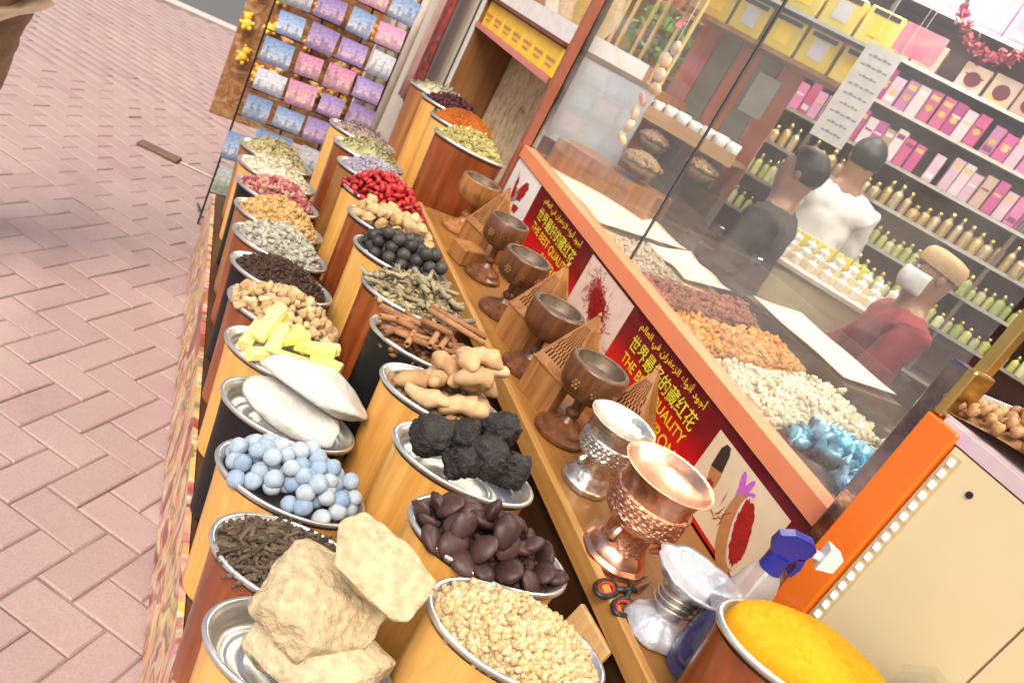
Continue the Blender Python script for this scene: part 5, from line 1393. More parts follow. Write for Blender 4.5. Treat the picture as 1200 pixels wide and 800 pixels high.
# ---- left pane: grey panel, hanging shells, bamboo and green leaves
gp = thing("grey_blue_panel", "plain grey blue board standing behind the left window pane", "panel", (0, 0, 0))
plane_box("panel_sheet", (1.266, 2.752, 1.10), (1.62, 2.764, 1.42), mat("grey_blue", (0.42, 0.46, 0.5), 0.35, c2=(0.37, 0.4, 0.44), scale=3), gp)
plane_box("panel_back", (1.266, 2.7645, 0.62), (1.62, 2.778, 1.42), M_DARKWOOD, gp)
plane_box("panel_cap", (1.266, 2.750, 1.421), (1.62, 2.78, 1.44), mat("cap_brown", (0.2, 0.15, 0.11), 0.5), gp)
M_SHELL = piecemat("shell_colour", [(0.82, 0.55, 0.32), (0.85, 0.66, 0.42), (0.8, 0.42, 0.36), (0.84, 0.6, 0.3)], 0.35, 0.3, 60, 0.003, obj=True)
_sh = npmesh("shell_bead", rough_shape(ICO2, 0.12, 4, 2.0), (0.03, 0.014, 0.026), M_SHELL)
sg2 = thing("shell_string", "string of pale orange shells hanging behind the left window pane", "shell string", (1.40, 2.43, 0), 0)
MB().tube([(0, 0, 1.24), (0, 0, 2.749)], 0.0015, 6).build("cord", M_WHITE, sg2)
for k in range(8):
    put("shell_bead", _sh, sg2, (RNG.normal() * .006, RNG.normal() * .008, 1.25 + k * 0.048), (RNG.normal() * .5, RNG.normal() * .5, RNG.uniform(-.6, .6) + 1.5))
M_FLW = mat("pink_cloth_flower", (0.75, 0.12, 0.25), 0.6, c2=(0.8, 0.35, 0.42), scale=40)
fl = MB()
for k in range(9):
    a = k * 0.698
    fl.add([(0, 0, 0), (0.018 * math.cos(a - .3), 0.018 * math.sin(a - .3), 0.02), (0.036 * math.cos(a), 0.036 * math.sin(a), 0.012), (0.018 * math.cos(a + .3), 0.018 * math.sin(a + .3), 0.018)], [(0, 1, 2, 3)], Matrix.Rotation(rad(-70), 4, 'Y'))
fl.build("cloth_flower", M_FLW, sg2, (-0.006, 0.0, 1.655))
M_BAM = mat("gold_bamboo", (0.72, 0.56, 0.2), 0.4)
for k in range(7):
    MB().tube([(0, 0, 1.4405), (0, 0.0, 1.7), (0, 0, 2.1)], [0.008, 0.009, 0.008], 10).build("bamboo_tube", M_BAM, None, (1.66 + 0.02 * (k % 2), 2.83 + 0.9 * (k / 7.0), 0.0), None, True,
            label="gold bamboo tube standing behind the grey blue board", category="bamboo tube", group="gold bamboo tubes")
plane_box("plant_ledge", (1.575, 2.785, 0.031), (1.80, 3.75, 1.44), M_OAK, None, label="wooden ledge carrying the gold bamboo behind the niche", category="ledge")
M_GLEAF = piecemat("green_leaf", [(0.06, 0.2, 0.04), (0.12, 0.32, 0.06), (0.2, 0.42, 0.1)], 0.5)
for k, (x, y, z, r, lab) in enumerate([(1.95, 3.55, 1.62, 0.16, "green artificial foliage behind the bamboo, left clump"), (1.98, 3.1, 1.58, 0.16, "green artificial foliage behind the bamboo, right clump")]):
    n = 320
    d = RNG.normal(size=(n, 3)); d /= np.linalg.norm(d, axis=1)[:, None]
    pos = np.array((0, 0, z)) + d * r * RNG.uniform(.3, 1.0, (n, 1))
    t = thing("artificial_plant", lab, "plant", (x, y, 0), 0, "artificial plants")
    put("leaf_clump", joined("leaf_clump", LEAF, pos, np.full((n, 3), 0.035), M_GLEAF), t, kind="stuff")
    MB().tube([(0, 0, 0.031), (0.01, 0, 0.8), (0, 0, z)], [0.03, 0.02, 0.01], 8).build("stem", M_OAK, t)
# ---- mixed goods on a far rack behind the left pane
lr = thing("souvenir_rack", "wooden rack of small souvenirs behind the green foliage", "rack", (2.2, 3.9, 0), rad(-20))
for zz in (0.9, 1.2, 1.5, 1.8, 2.1):
    plane_box("rack_shelf", (-0.9, -0.15, zz - 0.015), (0.9, 0.15, zz), M_OAK, lr)
plane_box("rack_back", (-0.9, 0.152, 0.031), (0.9, 0.17, 2.4), mat("rack_back_beige", (0.5, 0.42, 0.3), 0.6), lr)
for s_ in (-0.92, 0.9):
    plane_box("rack_side", (s_, -0.15, 0.031), (s_ + 0.02, 0.15, 2.4), M_OAK, lr)
_souv = piecemat("souvenir_colour", [(0.6, 0.5, 0.35), (0.45, 0.12, 0.1), (0.2, 0.3, 0.16), (0.7, 0.62, 0.5), (0.55, 0.4, 0.12), (0.3, 0.16, 0.1)], 0.5, 0.2, obj=True)
_sv = [MB().lathe([(0.03, 0), (0.045, 0.03), (0.04, 0.1), (0.018, 0.14), (0.024, 0.16)], 16, close=True).mesh("souvenir_vase", _souv, True), MB().box((-0.045, -0.03, 0), (0.045, 0.03, 0.15), bev=0.005).mesh("souvenir_box", _souv)]
for zz in (1.2, 1.5, 1.8, 2.1):
    for k in range(14):
        M_ = Matrix.Translation((2.2, 3.9, 0)) @ Matrix.Rotation(rad(-20), 4, 'Z') @ Vector((-0.82 + k * 0.125, -0.06 + RNG.normal() * .01, zz + 0.0005))
        j = int(RNG.integers(0, 2))
        put(("souvenir_vase", "souvenir_box")[j], _sv[j], None, M_, (0, 0, RNG.normal() * .2 - .3), None, label=("small souvenir vase on the rack behind the green foliage", "small souvenir box on the rack behind the green foliage")[j], category="souvenir", group="souvenirs on the far rack")
# ---- ceiling lamps that light the shop
M_LAMP = mat("lamp_diffuser", (1.0, 0.95, 0.86), 0.5, emit=40.0)
for k, (x, y) in enumerate([(2.0, 0.6), (2.0, 2.2), (2.0, 3.9), (3.1, 1.4), (2.9, 3.3), (4.4, 2.2)]):
    t = thing("ceiling_lamp", "long white ceiling lamp inside the shop", "lamp", (x, y, 2.7), 0, "shop ceiling lamps")
    plane_box("housing", (-0.09, -0.5, 0.012), (0.09, 0.5, 0.048), M_WHITE, t)
    plane_box("diffuser", (-0.075, -0.48, -0.002), (0.075, 0.48, 0.011), M_LAMP, t)
# ================================================================= THE NICHE, POSTCARD RACK AND FAR GOODS
ni = thing("wooden_niche", "open wooden niche beside the window with yellow packs on its shelf", "cabinet", (0, 0, 0))
M_NICHE = wood("niche_brown", (0.34, 0.16, 0.055), (0.24, 0.1, 0.03), 0.45)
plane_box("far_side", (1.2, 3.86, 0.62), (1.55, 3.90, 2.3), M_NICHE, ni)
plane_box("back_panel", (1.552, 2.7815, 0.62), (1.57, 3.90, 1.5), M_NICHE, ni)
plane_box("floor_panel", (1.21, 2.782, 0.60), (1.55, 3.858, 0.64), M_NICHE, ni)
plane_box("base", (1.22, 2.782, 0.0), (1.55, 3.858, 0.598), M_DARKWOOD, ni)
plane_box("white_edge", (1.188, 3.86, 0.62), (1.198, 3.90, 2.3), M_WHITE, ni)
plane_box("black_edge", (1.188, 3.902, 0.62), (1.21, 3.93, 2.3), M_BLACKP, ni)
plane_box("pack_shelf", (1.202, 2.782, 1.275), (1.55, 3.858, 1.292), M_NICHE, ni)
plane_box("pink_edge", (1.19, 2.782, 1.272), (1.2, 3.858, 1.295), mat("pink_edge_strip", (0.62, 0.22, 0.2), 0.4), ni)
plane_box("top_shelf", (1.19, 2.782, 1.43), (1.55, 3.858, 1.50), M_WHITE, ni)
plane_box("top_edge", (1.186, 2.782, 1.415), (1.5, 3.858, 1.428), mat("dark_red_edge", (0.2, 0.05, 0.03), 0.45), ni)
for k in range(7):
    t = thing("yellow_pack", "yellow pack with a dark line in the row on the niche shelf", "pack", (1.205, 2.86 + k * 0.148, 1.2925), 0, "yellow packs in the niche")
    MB().box((0, -0.07, 0), (0.1, 0.07, 0.118), bev=0.004).build("pack_body", mat("niche_pack_yellow", (0.88, 0.58, 0.04), 0.35, c2=(0.8, 0.48, 0.03), scale=12, coat=0.2), t)
    MB().box((-0.0015, -0.05, 0.05), (-0.0005, 0.05, 0.062)).build("print_line", M_SPOON, t)
    MB().box((-0.0015, -0.035, 0.03), (-0.0005, 0.035, 0.038)).build("print_line", M_SPOON, t)
def collage(name, stops, sc=(1, 1, 1), scale=1.0):
    """busy flat print: blots of several inks"""
    m, t, b = _nm(name)
    n1 = _noise(t, scale, 2.0, 0.5, _coord(t, sc), 1.5)
    n2 = _noise(t, scale * 4.0, 3.0, 0.6, _coord(t, sc), 0.5)
    k = len(stops)
    col = _ramp(t, n1, [(0.26 + 0.48 * i / (k - 1), c) for i, c in enumerate(stops)])
    t.links.new(_mix(t, 0.6, col, _ramp(t, n2, [(0.3, (.45, .4, .36)), (0.6, (1, 1, 1)), (0.75, (1.3, 1.25, 1.1))]), 'MULTIPLY'), b.inputs["Base Color"])
    b.inputs["Roughness"].default_value = 0.4
    return m
pp = plane_box("printed_poster", (1.43, 2.83, 0.66), (1.442, 3.85, 1.262), collage("niche_print", [(0.6, 0.16, 0.1), (0.72, 0.52, 0.26), (0.8, 0.66, 0.42), (0.82, 0.72, 0.54), (0.74, 0.56, 0.2), (0.2, 0.4, 0.15)], (1, 12, 7), 1.0), None, 0.0,
               label="printed picture sheet standing inside the wooden niche", category="poster")
# items above the niche shelf
for k in range(6):
    put("souvenir_vase", _sv[0], None, (1.34, 2.9 + k * 0.17, 1.5005), None, (1.2, 1.2, 1.5), label="small vase on the white top shelf of the niche", category="vase", group="vases on top of the niche shelf")

# ---- postcard rack
pr_ = thing("postcard_rack", "black wire rack of city postcards at the end of the stall", "postcard rack", (0.285, 3.46, 0), rad(8))
PW, PH_ = 0.56, 1.75
for x in (0.0, 0.2, 0.38, PW):
    MB().tube([(x, 0, 0.0), (x, 0.02, PH_)], 0.0045, 6).build("wire_upright", M_WIRE, pr_)
for x in (0.0, 0.26):
    MB().tube([(x, 0, 0.06), (x + 0.02, 0.22, 0.004)], 0.0045, 6).build("wire_foot", M_WIRE, pr_)
for k in range(12):
    z_ = 0.04 + k * 0.125
    MB().tube([(0, -0.004, z_), (PW, -0.004, z_)], 0.003, 6).build("wire_bar", M_WIRE, pr_)
def skyline(name, top, mid, low, dark):
    m, t, b = _nm(name)
    co = _coord(t, (1, 1, 1), "Generated")
    sp = t.nodes.new("ShaderNodeSeparateXYZ"); t.links.new(co, sp.inputs[0])
    g = _ramp(t, sp.outputs[2], [(0.0, dark), (0.25, low), (0.5, mid), (1.0, top)])
    oi = t.nodes.new("ShaderNodeObjectInfo")
    fx = t.nodes.new("ShaderNodeMath"); fx.operation = 'MULTIPLY_ADD'; fx.inputs[1].default_value = 11.0
    ro = t.nodes.new("ShaderNodeMath"); ro.operation = 'MULTIPLY'; ro.inputs[1].default_value = 91.0
    t.links.new(oi.outputs["Random"], ro.inputs[0]); t.links.new(sp.outputs[0], fx.inputs[0]); t.links.new(ro.outputs[0], fx.inputs[2])
    fl_ = t.nodes.new("ShaderNodeMath"); fl_.operation = 'FLOOR'; t.links.new(fx.outputs[0], fl_.inputs[0])
    wn = t.nodes.new("ShaderNodeTexWhiteNoise"); wn.noise_dimensions = '1D'; t.links.new(fl_.outputs[0], wn.inputs["W"])
    pw = t.nodes.new("ShaderNodeMath"); pw.operation = 'POWER'; pw.inputs[1].default_value = 2.2; t.links.new(wn.outputs["Value"], pw.inputs[0])
    ht = t.nodes.new("ShaderNodeMath"); ht.operation = 'MULTIPLY_ADD'; ht.inputs[1].default_value = 0.6; ht.inputs[2].default_value = 0.18; t.links.new(pw.outputs[0], ht.inputs[0])
    lt = t.nodes.new("ShaderNodeMath"); lt.operation = 'LESS_THAN'
    t.links.new(sp.outputs[2], lt.inputs[0]); t.links.new(ht.outputs[0], lt.inputs[1])
    mm = t.nodes.new("ShaderNodeMath"); mm.operation = 'MULTIPLY'; mm.inputs[1].default_value = 0.5
    t.links.new(lt.outputs[0], mm.inputs[0])
    nz = _ramp(t, _noise(t, 7.0, 4.0, 0.6, _coord(t, (2, 1, 1.4), "Generated"), 0.8), [(0.3, (0.5, 0.48, 0.5)), (0.55, (1, 1, 1)), (0.75, (1.35, 1.3, 1.25))])
    t.links.new(_mix(t, 0.8, _mix(t, mm.outputs[0], g, dark), nz, 'MULTIPLY'), b.inputs["Base Color"])
    b.inputs["Roughness"].default_value = 0.25
    return m
CARD = [skyline("card_blue", (0.22, 0.36, 0.66), (0.45, 0.58, 0.78), (0.62, 0.66, 0.72), (0.1, 0.14, 0.28)),
        skyline("card_violet", (0.34, 0.26, 0.6), (0.55, 0.42, 0.7), (0.7, 0.5, 0.62), (0.16, 0.12, 0.3)),
        skyline("card_pink", (0.72, 0.32, 0.56), (0.8, 0.46, 0.55), (0.78, 0.55, 0.5), (0.3, 0.14, 0.26)),
        skyline("card_white", (0.66, 0.72, 0.82), (0.75, 0.76, 0.8), (0.55, 0.56, 0.62), (0.2, 0.22, 0.28)),
        skyline("card_green", (0.6, 0.72, 0.8), (0.68, 0.72, 0.68), (0.3, 0.42, 0.24), (0.4, 0.42, 0.34))]
CNAME = ["blue", "violet", "pink", "white", "green"]
def card(x, z, w_, h, k, where, rz=0.0):
    return put("postcard", MB().box((-w_ / 2, -0.0015, -h / 2), (w_ / 2, 0.0015, h / 2)).mesh("postcard", CARD[k]), None,
               pr_.matrix_basis @ Vector((x, -0.011, z)), (rad(-3) + RNG.normal() * .04, RNG.normal() * .03, rad(8) + RNG.normal() * .06), label=f"{CNAME[k]} toned city postcard, {where}", category="postcard", group="city postcards in the wire rack")
bpy.context.view_layer.update()
card(0.05, 0.235, 0.085, 0.12, 4, "lowest at the left of the wire rack"); card(0.035, 0.40, 0.085, 0.125, 0, "upright at the left edge above the lowest card")
card(0.18, 0.46, 0.16, 0.11, 0, "just below the full rows of the rack"); card(0.38, 0.45, 0.15, 0.11, 3, "right one below the full rows of the rack")
pat = [[0, 0, 1, 3], [3, 2, 1, 1], [0, 2, 2, 1], [0, 1, 1, 3], [3, 1, 0, 2], [1, 3, 2, 0], [2, 1, 0, 3], [0, 2, 1, 1], [1, 0, 2, 3]]
ORD = ["first", "second", "third", "fourth", "fifth", "sixth", "seventh", "eighth", "ninth"]
for r_, row in enumerate(pat):
    for k, kk in enumerate(row):
        card(0.07 + k * 0.138 + (r_ % 2) * 0.012, 0.59 + r_ * 0.125, 0.122 if (r_ + k) % 3 else 0.105, 0.092 if (r_ + k) % 2 else 0.104, kk, f"{('leftmost', 'second from left', 'second from right', 'rightmost')[k]} in the {ORD[r_]} full row from below")
# brown souvenir board behind the wire rack with small yellow toys
bd = thing("souvenir_board", "brown board hung with small toys behind the postcard rack", "board", (0.20, 3.74, 0), rad(6))
plane_box("board", (0.0, 0.0, 0.42), (0.58, 0.02, 2.1), collage("souvenir_clutter", [(0.42, 0.2, 0.09), (0.52, 0.28, 0.12), (0.34, 0.15, 0.07), (0.6, 0.4, 0.2), (0.3, 0.12, 0.07)], (9, 1, 12), 1.0), bd)
for x in (0.03, 0.52):
    plane_box("leg", (x + 0.2 * (x < 0.1), 0.022, 0.0), (x + 0.03 + 0.2 * (x < 0.1), 0.04, 1.2), M_OAK, bd)
M_TOY = piecemat("toy_yellow", [(0.85, 0.6, 0.08), (0.8, 0.36, 0.06), (0.86, 0.72, 0.3), (0.75, 0.18, 0.12)], 0.4, 0.1, obj=True)
_tv, _tf, _o = [], [], 0
for (cx_, cy_, cz_, r_) in ((0, 0, -0.012, 0.024), (0, -0.004, 0.02, 0.019), (-0.014, 0, 0.036, 0.008), (0.014, 0, 0.036, 0.008), (-0.024, -0.004, -0.008, 0.009), (0.024, -0.004, -0.008, 0.009), (-0.012, -0.008, -0.034, 0.01), (0.012, -0.008, -0.034, 0.01)):
    _tv.append(ICO2[0] * r_ + np.array([cx_, cy_, cz_])); _tf.append(ICO2[1] + _o); _o += len(ICO2[0])
_toy = fast_mesh("plush_charm", np.concatenate(_tv), np.concatenate(_tf), M_TOY, None, True)
for z_ in (0.72, 0.86, 1.05, 1.28, 1.5):
    for k in range(7):
        put("plush_charm", _toy, None, bd.matrix_basis @ Vector((0.04 + k * 0.084 + RNG.normal() * .01, -0.022, z_ + RNG.normal() * .02)), (RNG.normal() * .4, RNG.normal() * .4, RNG.normal() * .4), None,
            label="small yellow orange charm hanging on the brown souvenir board", category="charm", group="small charms on the souvenir board")
# ---- white rolls standing between the rack and the niche
M_ROLL = mat("white_roll", (0.8, 0.74, 0.64), 0.5, c2=(0.72, 0.65, 0.55), scale=8)
for k in range(5):
    x, y = 0.825 + 0.055 * (k % 3) + 0.02 * (k // 3), 3.90 + 0.052 * (k // 3)
    t = thing("cloth_roll", ("tall white cloth roll, one of the bundle leaning beside the postcard rack"), "roll", (x, y, 0), 0, "white cloth rolls")
    MB().tube([(0, 0, 0), (0.005, 0.0, 0.9), (0.012 * (k - 2), 0.01, 1.9)], 0.025, 14).build("roll", M_ROLL, t, smooth=True)
    MB().tube([(0.012 * (k - 2), 0.01, 1.9005), (0.012 * (k - 2), 0.01, 1.93)], 0.007, 10).build("core", M_OAK, t)
# red and white goods hanging left of the niche
M_HANG = collage("scarf_print", [(0.34, 0.05, 0.05), (0.5, 0.1, 0.08), (0.25, 0.04, 0.05), (0.5, 0.35, 0.28)], (12, 12, 7), 1.0)
for k, (y, m, lab) in enumerate([(4.0, M_HANG, "dark red patterned scarf hanging between the white rolls and the niche"), (4.16, mat("pale_scarf", (0.78, 0.62, 0.52), 0.7, c2=(0.66, 0.3, 0.26), scale=5), "pale scarf with red blots hanging beside the niche")]):
    vs, fs = [], []
    for i in range(13):
        for j in range(9):
            u, v = i / 12, j / 8
            vs.append((1.10 + 0.012 * math.sin(u * 14 + k) * (0.4 + v), y + 0.15 * u, 2.1 - 1.35 * v))
    for i in range(12):
        for j in range(8):
            a = i * 9 + j; fs.append((a, a + 9, a + 10, a + 1))
    t = thing("hanging_scarf", lab, "scarf", (0, 0, 0))
    o = MB().add(vs, fs).build("cloth", m, t, smooth='all'); o.modifiers.new("thickness", 'SOLIDIFY').thickness = 0.003
    MB().tube([(1.10, y - 0.02, 2.115), (1.10, y + 0.17, 2.115)], 0.008, 8).build("rail", M_STEEL, t)
    MB().tube([(1.11, y + 0.075, 2.115), (1.2, y + 0.075, 2.115)], 0.006, 8).build("bracket", M_STEEL, t)

# ================================================================= TRAY OF NUTS ON THE CREAM COUNTER
ntray = thing("nut_tray", "paper lined tray heaped with brown nuts on the cream counter", "tray", (0, 0, 0))
M_LILAC = mat("lilac_paper", (0.62, 0.46, 0.55), 0.5, c2=(0.70, 0.62, 0.50), scale=14, bump=0.15)
plane_box("tray_base", (1.162, 0.10, 1.2635), (1.58, 0.74, 1.268), M_OAK, ntray)
slab(1.150, 1.161, 0.10, 0.705, 1.248, 1.270).build("paper_front", M_LILAC, ntray)
MB().box((1.207, 0.7405, 1.2645), (1.58, 0.746, 1.315)).build("paper_side", M_LILAC, ntray)
plane_box("paper_lining", (1.163, 0.101, 1.2685), (1.579, 0.739, 1.272), M_LILAC, ntray)
M_NUTO = piecemat("round_brown_nut", [(0.42, 0.21, 0.08), (0.52, 0.28, 0.12), (0.34, 0.16, 0.06), (0.58, 0.34, 0.16)], 0.65, 0.5, 80, 0.003, obj=True)
_nm2 = [npmesh("brown_nut", rough_shape(ICO2, 0.2, 200 + s, 2.8), (0.0102, 0.0096, 0.0090), M_NUTO) for s in range(4)]
M_NUTS = piecemat("round_brown_nut_bed", [(0.36, 0.18, 0.07), (0.48, 0.26, 0.11), (0.3, 0.14, 0.05)], 0.65)
def nh(x, y):
    u = (x - 1.17) / 0.40; v = (y - 0.11) / 0.62
    return 1.28 + 0.135 * max(0.0, math.sin(min(1, u * 1.7 + 0.12) * math.pi * 0.6)) * max(0.15, 1 - abs(2 * v - 1) ** 3)
gx, gy = np.linspace(1.172, 1.56, 16), np.linspace(0.12, 0.72, 16)
V = np.array([(a, b2, nh(a, b2) - 0.012) for a in gx for b2 in gy]); F = []
for i in range(15):
    for k in range(15):
        a = i * 16 + k; F += [(a, a + 16, a + 17), (a, a + 17, a + 1)]
pos = np.array([(a, b2, nh(a, b2) - 0.006) for a, b2 in zip(RNG.uniform(1.185, 1.56, 500), RNG.uniform(0.12, 0.725, 500))])
put("nut_bed", joined("nut_bed", NUG, pos, np.full((500, 3), 0.012), M_NUTS, extra=(V, np.array(F))), label="bed of brown nuts filling the paper lined tray", category="nuts", kind="stuff")
_done = []
for _ in range(6000):
    x, y = RNG.uniform(1.165, 1.5), RNG.uniform(0.46, 0.735)
    if all((x - a) ** 2 + (y - b2) ** 2 > 0.0165 ** 2 for a, b2 in _done):
        _done.append((x, y))
        put("brown_nut", _nm2[len(_done) % 4], None, (x, y, nh(x, y) + 0.006), (RNG.uniform(0, 6), RNG.uniform(0, 6), 0), None, label="round brown nut on top of the heaped paper lined tray", category="nut", group="round brown nuts in the tray")
    if len(_done) > 290:
        break

# ================================================================= PEOPLE
M_SKIN = mat("skin_brown", (0.34, 0.18, 0.11), 0.5, c2=(0.3, 0.15, 0.09), scale=12, sss=0.08)
M_HAIR = mat("black_hair", (0.012, 0.011, 0.011), 0.5, c2=(0.006, 0.006, 0.006), scale=90, bump=0.5)
def skin_mesh(name, pts, edges, radii, m, parent, root=0, sub=2):
    me = bpy.data.meshes.new(name)
    me.from_pydata(pts, edges, [])
    o = put(name, me, parent)
    o.modifiers.new("skin", 'SKIN').use_smooth_shade = True
    if not me.skin_vertices:
        bpy.context.view_layer.update()
    for i, r in enumerate(radii):
        d = me.skin_vertices[0].data[i]
        d.radius = r if isinstance(r, tuple) else (r, r)
        d.use_root = (i == root)
    s = o.modifiers.new("smooth", 'SUBSURF'); s.levels = sub; s.render_levels = sub
    me.materials.append(m)
    return o
_fold = bpy.data.textures.new("cloth_folds", 'CLOUDS'); _fold.noise_scale = 0.09; _fold.noise_depth = 2
def folds(o):
    d = o.modifiers.new("folds", 'DISPLACE'); d.texture = _fold; d.strength = 0.035; d.mid_level = 0.5; d.texture_coords = 'LOCAL'
def person(label, loc, rz, shirt, trousers, seated=False, arm_fwd=0.2, hair=True, cap=None, mask=False, head_turn=0.0, scale=1.0, long_robe=False, beard=False, stride=0.0):
    """figure facing local -Y; feet at z = 0"""
    t = thing("person", label, "person", loc, rz)
    t.scale = (scale,) * 3
    hip = 0.93 if not seated else 0.52
    P, E_, R_ = [], [], []
    def v(p, r, link=None):
        P.append(p); R_.append(r)
        if link is not None:
            E_.append((link, len(P) - 1))
        return len(P) - 1
    pel = v((0, 0, hip), (0.155, 0.11))
    wst = v((0, 0.0, hip + 0.17), (0.14, 0.1), pel)
    chs = v((0, -0.005, hip + 0.36), (0.165, 0.11), wst)
    shc = v((0, 0.005, hip + 0.48), (0.12, 0.09), chs)
    nck = v((0, 0.0, hip + 0.545), 0.062, shc)
    hd0 = v((0, -0.014, hip + 0.60), (0.072, 0.085), nck)
    hd1 = v((0, -0.016, hip + 0.69), (0.086, 0.108), hd0)
    hd2 = v((0, -0.004, hip + 0.775), (0.078, 0.098), hd1)
    arm = {}
    for s in (-1, 1):
        a = v((s * 0.165, 0.005, hip + 0.455), 0.068, shc)
        b_ = v((s * 0.215, -0.02 - arm_fwd * 0.25, hip + 0.20), 0.047, a)
        c_ = v((s * (0.2 - 0.08 * arm_fwd), -0.06 - arm_fwd, hip + 0.02 + arm_fwd * 0.28), 0.033, b_)
        h_ = v((s * (0.19 - 0.1 * arm_fwd), -0.08 - arm_fwd * 1.2, hip - 0.05 + arm_fwd * 0.3), (0.036, 0.02), c_)
        for k in range(4):
            f1 = v((s * (0.165 - 0.1 * arm_fwd + 0.017 * k), -0.095 - arm_fwd * 1.35, hip - 0.105 + arm_fwd * 0.3), 0.0095, h_)
            v((s * (0.165 - 0.1 * arm_fwd + 0.017 * k), -0.11 - arm_fwd * 1.45, hip - 0.14 - 0.008 * (k in (1, 2)) + arm_fwd * 0.3), 0.008, f1)
        f1 = v((s * (0.15 - 0.1 * arm_fwd), -0.10 - arm_fwd * 1.2, hip - 0.06 + arm_fwd * 0.3), 0.010, h_)
        v((s * (0.135 - 0.1 * arm_fwd), -0.125 - arm_fwd * 1.25, hip - 0.085 + arm_fwd * 0.3), 0.009, f1)
        if not seated:
            th = v((s * 0.09, 0, hip - 0.1), 0.092, pel)
            kn = v((s * 0.095, -0.01 - s * stride, 0.5), 0.062, th)
            an = v((s * 0.1, 0.02 - s * stride * 1.6, 0.085), 0.042, kn)
        else:
            th = v((s * 0.1, -0.08, hip - 0.01), 0.09, pel)
            kn = v((s * 0.12, -0.42, hip - 0.02), 0.062, th)
            an = v((s * 0.12, -0.42, 0.085), 0.042, kn)
        q = P[an]
        v((q[0], q[1] - 0.13, 0.035), (0.042, 0.03), an)
    body = skin_mesh("body", P, E_, R_, M_SKIN, t)
    # shirt
    P2, E2, R2 = [], [], []
    def u(p, r, link=None):
        P2.append(p); R2.append(r)
        if link is not None:
            E2.append((link, len(P2) - 1))
        return len(P2) - 1
    lowz = (hip + 0.02)
    a0 = u((0, 0, lowz), (0.178, 0.135))
    a1 = u((0, 0, hip + 0.17), (0.175, 0.132), a0)
    a2 = u((0, -0.005, hip + 0.36), (0.192, 0.135), a1)
    a3 = u((0, 0.005, hip + 0.475), (0.135, 0.105), a2)
    u((0, 0.002, hip + 0.555), 0.078, a3)
    for s in (-1, 1):
        b0 = u((s * 0.17, 0.005, hip + 0.45), 0.084, a3)
        b1 = u((s * 0.218, -0.02 - arm_fwd * 0.25, hip + 0.20), 0.064, b0)
        u((s * (0.201 - 0.08 * arm_fwd), -0.058 - arm_fwd, hip + 0.03 + arm_fwd * 0.28), 0.05, b1)
    folds(skin_mesh("shirt", P2, E2, R2, shirt, t, root=1, sub=3))
    if trousers is not None:
        P3 = [(0, 0, hip)]; E3 = []; R3 = [(0.17, 0.128)]
        for s in (-1, 1):
            n = len(P3)
            if seated:
                P3 += [(s * 0.1, -0.08, hip - 0.01), (s * 0.12, -0.42, hip - 0.02), (s * 0.12, -0.42, 0.12)]
            else:
                P3 += [(s * 0.092, 0, hip - 0.12), (s * 0.097, -0.01 - s * stride, 0.5), (s * 0.1, 0.02 - s * stride * 1.6, 0.1)]
            R3 += [0.112, 0.086, 0.072]
            E3 += [(0, n), (n, n + 1), (n + 1, n + 2)]
        folds(skin_mesh("trousers", P3, E3, R3, trousers, t, sub=3))
    hz = hip + 0.695
    # face
    for s in (-1, 1):
        MB().lathe([(0.0, -0.011), (0.008, -0.008), (0.011, 0), (0.008, 0.008), (0, 0.011)], 12, close=None).build("eye", M_WHITE, t, (s * 0.03, -0.093, hz + 0.01), None, 'all')
        MB().lathe([(0.0, -0.005), (0.005, 0), (0, 0.005)], 10, close=None).build("pupil", M_HAIR, t, (s * 0.03, -0.1025, hz + 0.01))
        MB().lathe([(0.006, -0.026), (0.017, -0.015), (0.02, 0.005), (0.014, 0.024), (0.004, 0.028)], 12, 0.45, 1, close=True).build("ear", M_SKIN, t, (s * 0.077, 0.0, hz), None, 'all')
        MB().box((s * 0.03 - 0.016, -0.104, hz + 0.026), (s * 0.03 + 0.016, -0.094, hz + 0.032)).build("eyebrow", M_HAIR, t)
    MB().add([(-0.015, -0.095, hz - 0.03), (0.015, -0.095, hz - 0.03), (0, -0.128, hz - 0.026), (0, -0.1, hz + 0.015), (0, -0.09, hz - 0.038)], [(0, 2, 3), (2, 1, 3), (0, 4, 2), (4, 1, 2)]).build("nose", M_SKIN, t)
    MB().box((-0.022, -0.098, hz - 0.056), (0.022, -0.088, hz - 0.047), bev=0.004).build("mouth", mat("lips", (0.3, 0.11, 0.09), 0.5), t)
    if hair:
        hv, hf = rough_shape(ICO4, 0.025, 12, 6.0)
        keep = (hv[:, 2] > -0.72 + 1.35 * np.clip(-hv[:, 1] + 0.15, 0, 1))
        fk = hf[keep[hf].all(1)]
        put("hair", fast_mesh("hair", hv * np.array([0.088, 0.108, 0.1]) + np.array([0, -0.002, hz + 0.03]), fk, M_HAIR, None, True), t).modifiers.new("thickness", 'SOLIDIFY').thickness = 0.008
    if cap:
        MB().lathe([(0.096, -0.005), (0.098, 0.02), (0.095, 0.05), (0.08, 0.07), (0.04, 0.08), (0, 0.082)], 32, 0.9, 1.08, close=None).build("cap", cap, t, (0, -0.005, hz + 0.035), (rad(-8), 0, 0), 'all')
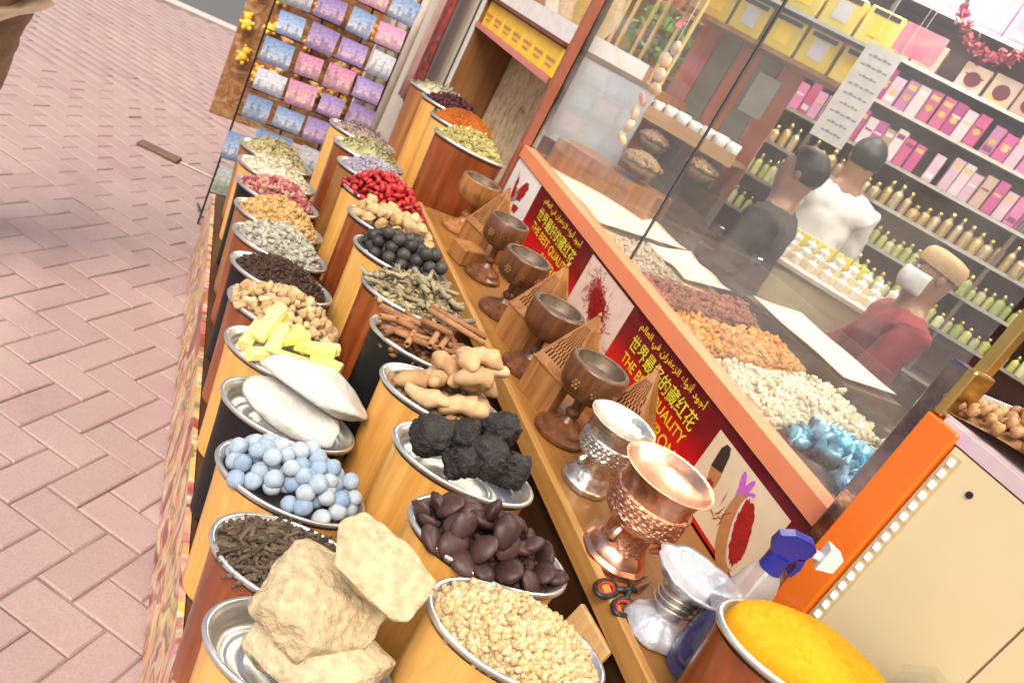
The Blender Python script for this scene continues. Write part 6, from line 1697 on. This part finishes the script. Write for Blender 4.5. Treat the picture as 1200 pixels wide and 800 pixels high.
    if mask:
        mk = MB()
        vs, fs = [], []
        for i in range(9):
            for j in range(7):
                a = rad(-75 + i * 18.75); z_ = hz + 0.0 - j * 0.0165
                r = 0.1 + 0.018 * math.cos(a) * math.sin((j + 0.6) / 7 * math.pi)
                vs.append((0.82 * r * math.sin(a), -0.008 - 1.08 * r * math.cos(a), z_))
        for i in range(8):
            for j in range(6):
                a = i * 7 + j; fs.append((a, a + 1, a + 8, a + 7))
        mk.add(vs, fs).build("face_mask", M_WHITE, t, smooth='all').modifiers.new("thickness", 'SOLIDIFY').thickness = 0.002
    return t
M_REDSH = mat("red_cotton", (0.24, 0.014, 0.026), 0.8, c2=(0.17, 0.01, 0.018), scale=20, bump=0.3)
M_WHSH = mat("white_cotton", (0.76, 0.74, 0.71), 0.8, c2=(0.66, 0.64, 0.62), scale=14, bump=0.3)
M_DKSH = mat("dark_olive_cloth", (0.06, 0.05, 0.042), 0.8, c2=(0.03, 0.026, 0.022), scale=14, bump=0.3)
M_TRS = mat("dark_trousers", (0.05, 0.05, 0.06), 0.8)
M_BRTR = mat("brown_trousers", (0.27, 0.195, 0.125), 0.85, c2=(0.17, 0.115, 0.07), scale=16, bump=0.6, bdist=0.02)
M_CRSH = mat("cream_shirt", (0.7, 0.62, 0.48), 0.8)
M_CAPM = mat("tan_cap", (0.5, 0.32, 0.16), 0.8, c2=(0.42, 0.26, 0.12), scale=60, bump=0.3)
person("older man in red shirt, tan cap and white mask standing inside the shop", (2.44, 1.86, 0.03), math.atan2(0.8, -0.6) + math.pi / 2 + 0.35, M_REDSH, M_TRS, False, 0.25, False, M_CAPM, True, scale=0.815)
person("black haired person in a white shirt with back turned inside the shop", (2.84, 2.86, 0.15), math.atan2(0.66, 0.75) + math.pi / 2 + 0.25, M_WHSH, M_WHSH, False, 0.12, scale=0.89)
person("person in dark clothes standing half hidden behind the price list", (2.18, 2.43, 0.03), math.atan2(0.8, -0.6) + math.pi / 2, M_DKSH, M_TRS, False, 0.1, scale=0.86)
plane_box("sales_platform", (2.62, 2.62, 0.0305), (3.06, 3.1, 0.149), M_OAK, None, label="low wooden step under the person in white", category="step")
person("passer-by in brown trousers at the left edge of the pavement", (-0.56, 2.62, 0.0), rad(205), M_CRSH, M_BRTR, False, 0.1, scale=1.0, stride=-0.1)
